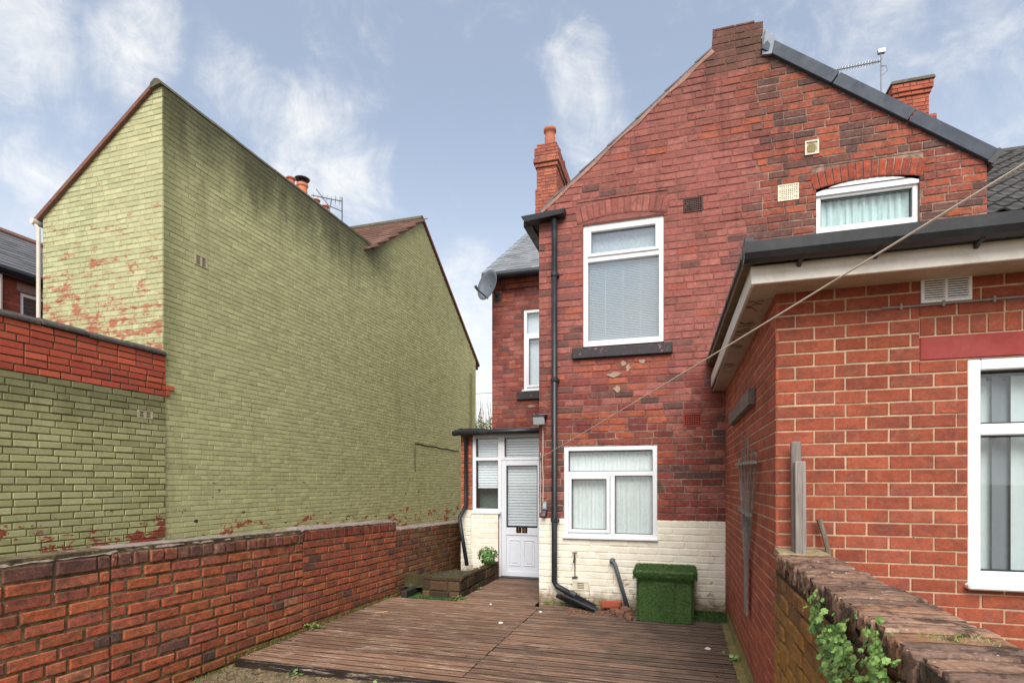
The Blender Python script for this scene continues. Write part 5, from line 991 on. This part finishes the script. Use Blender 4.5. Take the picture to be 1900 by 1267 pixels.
for (x, y, z, s, lb) in ((-3.02, 8.20, .275, .03, 'pale rounded stone on the planter edge nearest the shrub'), (-2.95, 8.05, .275, .025, 'small pale stone on the planter edge further from the shrub')):
    mb = MB(); mb.lathe((x, y, z-.02), [(s*.7, 0), (s, s*.4), (s*.75, s*.8), (s*.25, s)], 7); tag(mb.build('stone', STONEW), lb, 'stone')
sp = [(r.uniform(-3.85, -3.0), r.uniform(7.22, 8.7), .09) for _ in range(160)]; tag(tufts('planter_weeds', GRASS, sp, .06, .003, None, 2), 'thin weeds in the planter soil', None)
sp = []
for _ in range(5200): x = r.uniform(-3.62, -2.92); y = r.uniform(6.94, 7.10) if x > -3.46 else r.uniform(6.94, 7.40); sp.append((x, y, -.03)) if x > -3.62+.0*(y) else None
mb = MB(); mb.box(-3.64, -2.90, 6.925, 7.42, -.06, -.02); mt = mb.build('turf_backing', TURF); tag(mt, 'strip of plastic turf in the gap beside the planter', None, None, 'stuff'); tufts('turf', TURF, sp, .035, .004, mt, 3)
mb = MB(); mb.beam((-3.66, 6.93, .03), (-3.66, 8.0, .03), .09, .12); tag(mb.build('timber_edging', SLEEPER, None, bev=.006), 'dark timber edging laid against the foot of the mossy wall', 'timber')

# ------------------------------------------------------------------ turf covered box by the plinth
bx = thing('turf_box', 'box covered in artificial grass standing against the cream plinth', 'storage box', (-.14, 6.72, 0)); X0, X1, Y0, Y1, H_ = -.445, .165, 6.52, 7.08, .56
mb = MB(); mb.box(X0, X1, Y0, Y1, -.01, H_-.06); body = mb.build('box_body', TURF, bx, bev=.02); mb = MB(); mb.box(X0-.035, X1+.035, Y0-.04, Y1, H_-.07, H_+.03); lid = mb.build('lid', TURF, bx, bev=.03)
mb = MB(); mb.box(-.235, -.03, Y0-.022, Y0-.003, .005, H_-.10); dpan = mb.build('door_flap', TURF, bx, bev=.004)
def fuzz(name, parent, faces, n, ln, seed):
    r = random.Random(seed); mb = MB()
    for (o_, eu, ev_, nn, share) in faces:
        o_, eu, ev_, nn = V(o_), V(eu), V(ev_), V(nn)
        for _ in range(int(n*share)):
            p = o_+eu*r.random()+ev_*r.random(); tip = p+nn*ln*r.uniform(.5, 1.1)+V((r.uniform(-1, 1), r.uniform(-1, 1), r.uniform(-1.1, .4)))*ln*.55; s = V((r.uniform(-1, 1), r.uniform(-1, 1), r.uniform(-1, 1))).cross(nn).normalized()*.0028
            i = mb.addv([p-s, p+s, tip]); mb.f.append((i, i+1, i+2))
    stuff(mb.build(name, TURF, parent))
fuzz('turf_pile', body, [((X0, Y0, 0), (X1-X0, 0, 0), (0, 0, H_-.06), (0, -1, 0), .6), ((X0, Y0, 0), (0, Y1-Y0, 0), (0, 0, H_-.06), (-1, 0, 0), .3), ((X1, Y0, 0), (0, Y1-Y0, 0), (0, 0, H_-.06), (1, 0, 0), .3)], 14000, .015, 1)
fuzz('turf_pile', lid, [((X0-.035, Y0-.04, H_-.07), (X1-X0+.07, 0, 0), (0, 0, .1), (0, -1, 0), .3), ((X0-.035, Y0-.04, H_+.03), (X1-X0+.07, 0, 0), (0, Y1-Y0+.03, 0), (0, 0, 1), .6), ((X0-.035, Y0-.04, H_-.07), (0, .58, 0), (0, 0, .1), (-1, 0, 0), .15), ((X1+.035, Y0-.04, H_-.07), (0, .58, 0), (0, 0, .1), (1, 0, 0), .15)], 10000, .018, 2)
fuzz('turf_pile', dpan, [((-.235, Y0-.022, .005), (.205, 0, 0), (0, 0, H_-.105), (0, -1, 0), 1)], 3600, .013, 3)
mb = MB(); mb.box(-.238, -.233, Y0-.026, Y0-.004, .005, H_-.10); mb.tube([(-.13, Y0-.024, H_-.12), (-.13, Y0-.045, H_-.12)], .007, 8); mb.build('flap_edge', plain('turf_edge', (74, 98, 60), .9), dpan)
r = random.Random(21); mb = MB(); mb.box(.19, .555, 6.72, 7.12, .0, .012); mt = mb.build('turf_backing', TURF); tag(mt, 'patch of plastic turf in the corner by the extension', None, None, 'stuff'); tufts('turf', TURF, [(r.uniform(.16, .552), r.uniform(6.70, 7.13), .01) for _ in range(5200)], .03, .004, mt, 4)
tag(tufts('wall_foot_moss', MOSSM, [(r.uniform(-1.7, .55), 7.125+r.uniform(-.02, .015), -.01) for _ in range(420)], .05, .003, None, 5, .3), 'wisps of moss along the foot of the plinth', None)

# ------------------------------------------------------------------ loose things by the plinth
mb = MB(); a, b = V((-1.42, 6.99, .17)), V((-.96, 6.84, .035)); d = (b-a).normalized(); up = V((0, 0, 1)); s = d.cross(up).normalized(); n_ = s.cross(d)
pr = [s*.055*math.cos(t)+n_*.055*math.sin(t) for t in [math.pi*(1+i/8) for i in range(9)]]; pr += [p*.86 for p in pr[::-1]]; mb.prism([a+p for p in pr], b-a); tag(mb.build('gutter_offcut', BLACK), 'short loose length of black gutter leaning at the foot of the downpipe', 'gutter')
def chunk(x, y, z, w_, d_, h_, ang, m, lb, seed, name='broken_brick', cat='brick', grp=None):
    r = random.Random(seed); mb = MB(); mb.hexa([(sx*w_/2*r.uniform(.75, 1.1), sy*d_/2*r.uniform(.75, 1.1), sz*h_/2*r.uniform(.7, 1.1)) for sz in (-1, 1) for sx, sy in ((-1, -1), (1, -1), (1, 1), (-1, 1))])
    me = mb.mesh(name, m, min(w_, h_)*.16); tag(link(name, me, None, Matrix.Translation((x, y, z)) @ Matrix.Rotation(ang, 4, 'Z') @ Matrix.Rotation(r.uniform(-.15, .15), 4, 'X')), lb, cat, grp)
REDROCK = plain('loose_red_brick', (156, 76, 54), .95, .2, .4, 40, dirtcol=(70, 52, 44), bmp=.6)
chunk(-.80, 6.98, .075, .27, .13, .10, .1, REDROCK, 'whole loose red brick behind the rubble under the grey waste pipe', 1)
for i, (x, y, z, s, lb) in enumerate(((-.66, 6.70, .035, .09, 'pale brown broken lump in front of the loose red brick'), (-.56, 6.63, .03, .08, 'rust coloured lump of rubble nearest the turf box'), (-.60, 6.80, .05, .11, 'dark brown lump of rubble leaning on the turf box'), (-.74, 6.80, .03, .10, 'flat brown piece of rubble left of the pale lump'), (-.53, 6.52, .025, .07, 'small brown lump at the front of the rubble'))):
    chunk(x, y, z, s*1.2, s, s*.8, i*1.1, ROCK, lb, 10+i, 'rubble', 'rubble')
mb = MB(); r = random.Random(33)
for _ in range(90): x, y = r.uniform(-1.3, -.47), r.uniform(6.62, 7.08); s = r.uniform(.008, .025); mb.lathe((x, y, 0), [(s, 0), (s*.8, s*.6), (s*.2, s*.9)], 5)
tag(mb.build('rubble_crumbs', ROCK), 'crumbs of brick and mortar at the plinth', None, None, 'stuff')
mb = MB(); r = random.Random(34)
for _ in range(520):
    x, y = r.uniform(-3.9, -1.2), r.uniform(3.2, 4.06); s = r.uniform(.005, .02)*(1.5 if r.random() < .08 else 1); t = r.uniform(0, 6); mb.hexa([(x+s*q*math.cos(t)-s*p*math.sin(t), y+s*q*math.sin(t)+s*p*math.cos(t), -.075+z*s*.8) for z in (0, 1) for q, p in ((-1, -.7), (1, -.8), (.8, .8), (-.9, .6))])
tag(mb.build('gravel', plain('grit', (128, 112, 90), .95, .35, .5, 60)), 'grit and stones on the soil before the deck', None, None, 'stuff')
mb = MB(); r = random.Random(35)
for _ in range(70):
    x, y = r.uniform(-3.88, -1.3), r.uniform(3.6, 4.05); t = r.uniform(0, 3.14); l = r.uniform(.03, .10); mb.beam((x, y, -.068), (x+l*math.cos(t), y+l*math.sin(t), -.062), .006, .005)
tag(mb.build('twigs', TWIG), 'dead twigs and stalks on the soil', None, None, 'stuff')
def weed(name, lb, p, n, sp_, sz, seed, m=LEAF):
    t = thing(name, lb, 'weed', p); r = random.Random(seed); lm = leaf_mesh('leaf', m, 1, 3); mb = MB()
    for i in range(n):
        q = V(p)+V((r.gauss(0, sp_), r.gauss(0, sp_*.7), abs(r.gauss(.02, .02)))); mb.tube([V(p), (V(p)+q)/2+V((0, 0, .01)), q], .0015, 4); link('leaf', lm, t, leaf_mtx(q, (0, -.3, 1), sz*r.uniform(.7, 1.3), r, 0))
    mb.build('stem', STEMM, t)
weed('small_weed', 'weed with small pale leaves between the deck and the long brick wall', (-3.82, 5.16, .01), 22, .05, .035, 1); weed('small_weed', 'little weed at the front edge of the deck near the brick wall', (-3.2, 4.02, -.07), 12, .04, .03, 2); weed('small_weed', 'weed in the soil under the middle of the deck edge', (-2.3, 3.98, -.07), 14, .05, .035, 3)
weed('small_weed', 'weed sprouting between the deck and the extension wall', (.50, 5.3, .0), 14, .05, .035, 4); weed('small_weed', 'weed at the foot of the planter front corner', (-2.84, 7.02, .0), 22, .05, .035, 5); weed('small_weed', 'weed part way along the deck side of the planter', (-2.84, 7.75, .0), 12, .04, .03, 6)
sp = [(WX+.03+abs(R.gauss(0, .03)), R.uniform(2.6, 7.2), -.10 if True else 0) for _ in range(900)]; sp = [(x, y, -.075 if y < 4.1 else -.01) for x, y, z in sp]; tag(tufts('wall_foot_grass', GRASS, sp, .035, .0025, None, 7), 'moss and grass along the foot of the long wall', None)
for (x, y, s, lb) in ((-1.62, 6.62, .022, 'white pebble on the deck just in front of the gable corner'), (-1.93, 5.98, .03, 'white scrap on the deck below the door'), (.28, 5.62, .03, 'white scrap on the dark planks near the extension wall'), (-2.35, 6.85, .018, 'tiny white scrap on the deck before the door path')):
    mb = MB(); mb.lathe((x, y, .0), [(s, 0), (s*1.0, .006), (s*.5, .014)], 6); tag(mb.build('white_scrap', STONEW), lb, 'scrap')
for (x, y, ln, lb) in ((-3.55, 5.98, .2, 'pale splinter of wood lying by the long brick wall'), (-2.28, 3.92, .22, 'pale splinter of wood on the soil before the deck')):
    mb = MB(); z = .008 if y > 4.1 else -.066; mb.beam((x, y, z), (x+ln*.6, y+ln*.5, z), .03, .008); tag(mb.build('wood_splinter', plain('raw_wood', (186, 148, 108), .9) if 'raw_wood' not in bpy.data.materials else bpy.data.materials['raw_wood']), lb, 'wood')

mb = MB(); r = random.Random(44)                                # dead leaves and crumbs caught along the edges
for _ in range(420):
    q = r.random()
    if q < .4: x, y, z = WX+.04+abs(r.gauss(0, .07)), r.uniform(4.15, 7.1), .004
    elif q < .6: x, y, z = r.uniform(.30, .47), r.uniform(4.2, 6.7), .004
    elif q < .8: x, y, z = r.uniform(-1.7, -.5), 7.06-abs(r.gauss(0, .10)), .004
    else: x, y, z = r.uniform(-3.8, .4), r.uniform(4.2, 7.0), .003
    s = r.uniform(.006, .02); t = r.uniform(0, 6.28); c_, s_ = math.cos(t)*s, math.sin(t)*s; h = r.uniform(.001, .008)
    mb.poly([(x-c_, y-s_, z), (x+s_*.5, y-c_*.5, z+h), (x+c_, y+s_, z+h*.6), (x-s_*.5, y+c_*.5, z+h*.3)])
tag(mb.build('leaf_litter', mk_leaf('dead_leaf', (64, 46, 32), (134, 104, 72))), 'dead leaves and crumbs along the edges of the deck', None, None, 'stuff')
# ------------------------------------------------------------------ on the extension wall and the low wall
tr = thing('fan_trellis', 'grey weathered fan trellis hanging on the side wall of the extension', 'trellis', (.54, 4.72, .55)); tops_ = [(5.28, 1.80), (5.06, 1.88), (4.84, 1.98), (4.60, 1.94), (4.36, 1.85), (4.15, 1.80)]
for i, (y, z) in enumerate(tops_):
    o_ = (i-2.5)*-.022; mb = MB(); mb.beam((.525, 4.76+o_, .55), (.525, 4.74+o_*1.6, .95), .018, .012, (1, 0, 0)); mb.beam((.525, 4.74+o_*1.6, .95), (.525, y, z), .018, .012, (1, 0, 0)); mb.build('slat', OLDWOOD, tr)
for z, q0, q1 in ((1.74, 4.10, 5.25), (1.36, 4.36, 5.02)): mb = MB(); mb.beam((.505, q0, z), (.505, q1, z+.02), .03, .022); mb.build('crossbar', OLDWOOD, tr)
mb = MB(); mb.beam((.548, 4.45, 2.245), (.548, 6.1, 2.245), .05, .12); o = mb.build('timber_batten', OLDWOODY, None, bev=.004); o.location.x -= .018; tag(o, 'short grey timber batten fixed high on the side wall of the extension', 'batten')
ps = thing('timber_post', 'split grey timber post standing on the low wall against the extension', 'post', (.66, 3.47, TZ+.12))
mb = MB(); mb.beam((.655, 3.49, TZ+.11), (.650, 3.50, 1.835), .052, .03, (0, 1, 0)); mb.build('back_plank', OLDWOOD, ps, bev=.004); mb = MB(); mb.beam((.668, 3.455, TZ+.115), (.666, 3.465, 1.72), .056, .03, (0, 1, 0)); mb.build('front_plank', OLDWOOD, ps, bev=.004)
mb = MB()
for x in (.638, .655, .668): mb.tube([(x, 3.5, 1.82), (x-.004, 3.495, 1.86)], .0016, 4)
mb.build('nail', GREYP, ps)
mb = MB(); mb.tube([(.83, 3.50, TZ+.06), (.805, 3.51, 1.28), (.775, 3.52, 1.39)], [.014, .014, .016], 8); tag(mb.build('broken_stake', STICKW), 'short broken stake leaning against the extension behind the low wall', 'stake')
# ivy trailing down the low wall: three strands
ivm = leaf_mesh('leaf', LEAF); r = random.Random(17)
for (ys, zs, n, ln, lb) in (((2.40, 2.12), 1.13, 230, .20, 'upper left strand of ivy trailing down the low wall'), ((2.06, 1.74), 1.10, 330, .24, 'thick middle strand of ivy spreading down the low wall'), ((1.72, 1.57), 1.17, 270, .30, 'right hand strand of ivy hanging from the coping of the low wall')):
    t = thing('ivy_strand', lb, 'ivy', (LX-.03, ys[0], zs)); mb = MB(); pts = []
    for i in range(9): q = i/8; pts.append(V((LX-.025-.01*math.sin(q*7), ys[0]+(ys[1]-ys[0])*q+.02*math.sin(q*9), zs-ln*q)))
    mb.tube(pts, .003, 5); mb.build('stem', STEMM, t)
    for i in range(n): p = r.choice(pts); p = p+V((-abs(r.gauss(.012, .014)), r.gauss(0, .034), r.gauss(0, .036))); link('leaf', ivm, t, leaf_mtx(p, (-1, -.3, .35), r.uniform(.014, .032), r, .5))
sp = [(LX+.06+r.uniform(0, .16), 1.72+r.gauss(0, .035), TZ+.10) for _ in range(420)]; tag(tufts('coping_moss', MOSSM, sp, .022, .0022, None, 9, .8), 'bright moss in a joint of the coping', None)

# ------------------------------------------------------------------ a shrub far behind the porch roof
t = thing('bare_shrub', 'distant shrub with olive leaves and bare twigs behind the porch roof', 'shrub', (-9.7, 27, 0)); r = random.Random(19); mb = MB()
for i in range(46):
    p = V((-9.7+r.gauss(0, .6), 27, .5)); a = r.uniform(-.5, .5); pts = [p]
    for s in range(5): p = p+V((a*.25+r.uniform(-.15, .15), r.uniform(-.1, .1), r.uniform(.8, 1.25))); pts.append(p)
    mb.tube(pts, [.04, .03, .022, .015, .01, .006], 5)
mb.build('twig', TWIG, t); fm = MB()
for i in range(2600):
    p = V((-9.8+r.gauss(0, .8), 27+r.gauss(0, .5), r.uniform(2.6, 5.0)-abs(r.gauss(0, .25)))); s = r.uniform(.05, .11); x = V((r.uniform(-1, 1), r.uniform(-1, 1), r.uniform(-1, 1))).normalized()*s; y = V((r.uniform(-1, 1), r.uniform(-1, 1), r.uniform(-1, 1))).normalized()*s*.6; i0 = fm.addv([p-x, p+y, p+x, p-y]); fm.f.append((i0, i0+1, i0+2, i0+3))
fm.build('foliage', FARL, t)
mb = MB(); mb.tube([(-10.5, 24, 5.72), (-6.0, 24, 5.72)], .012, 5); tag(mb.build('overhead_wire', GREYP), 'thin overhead wire crossing the gap between the houses', 'wire')
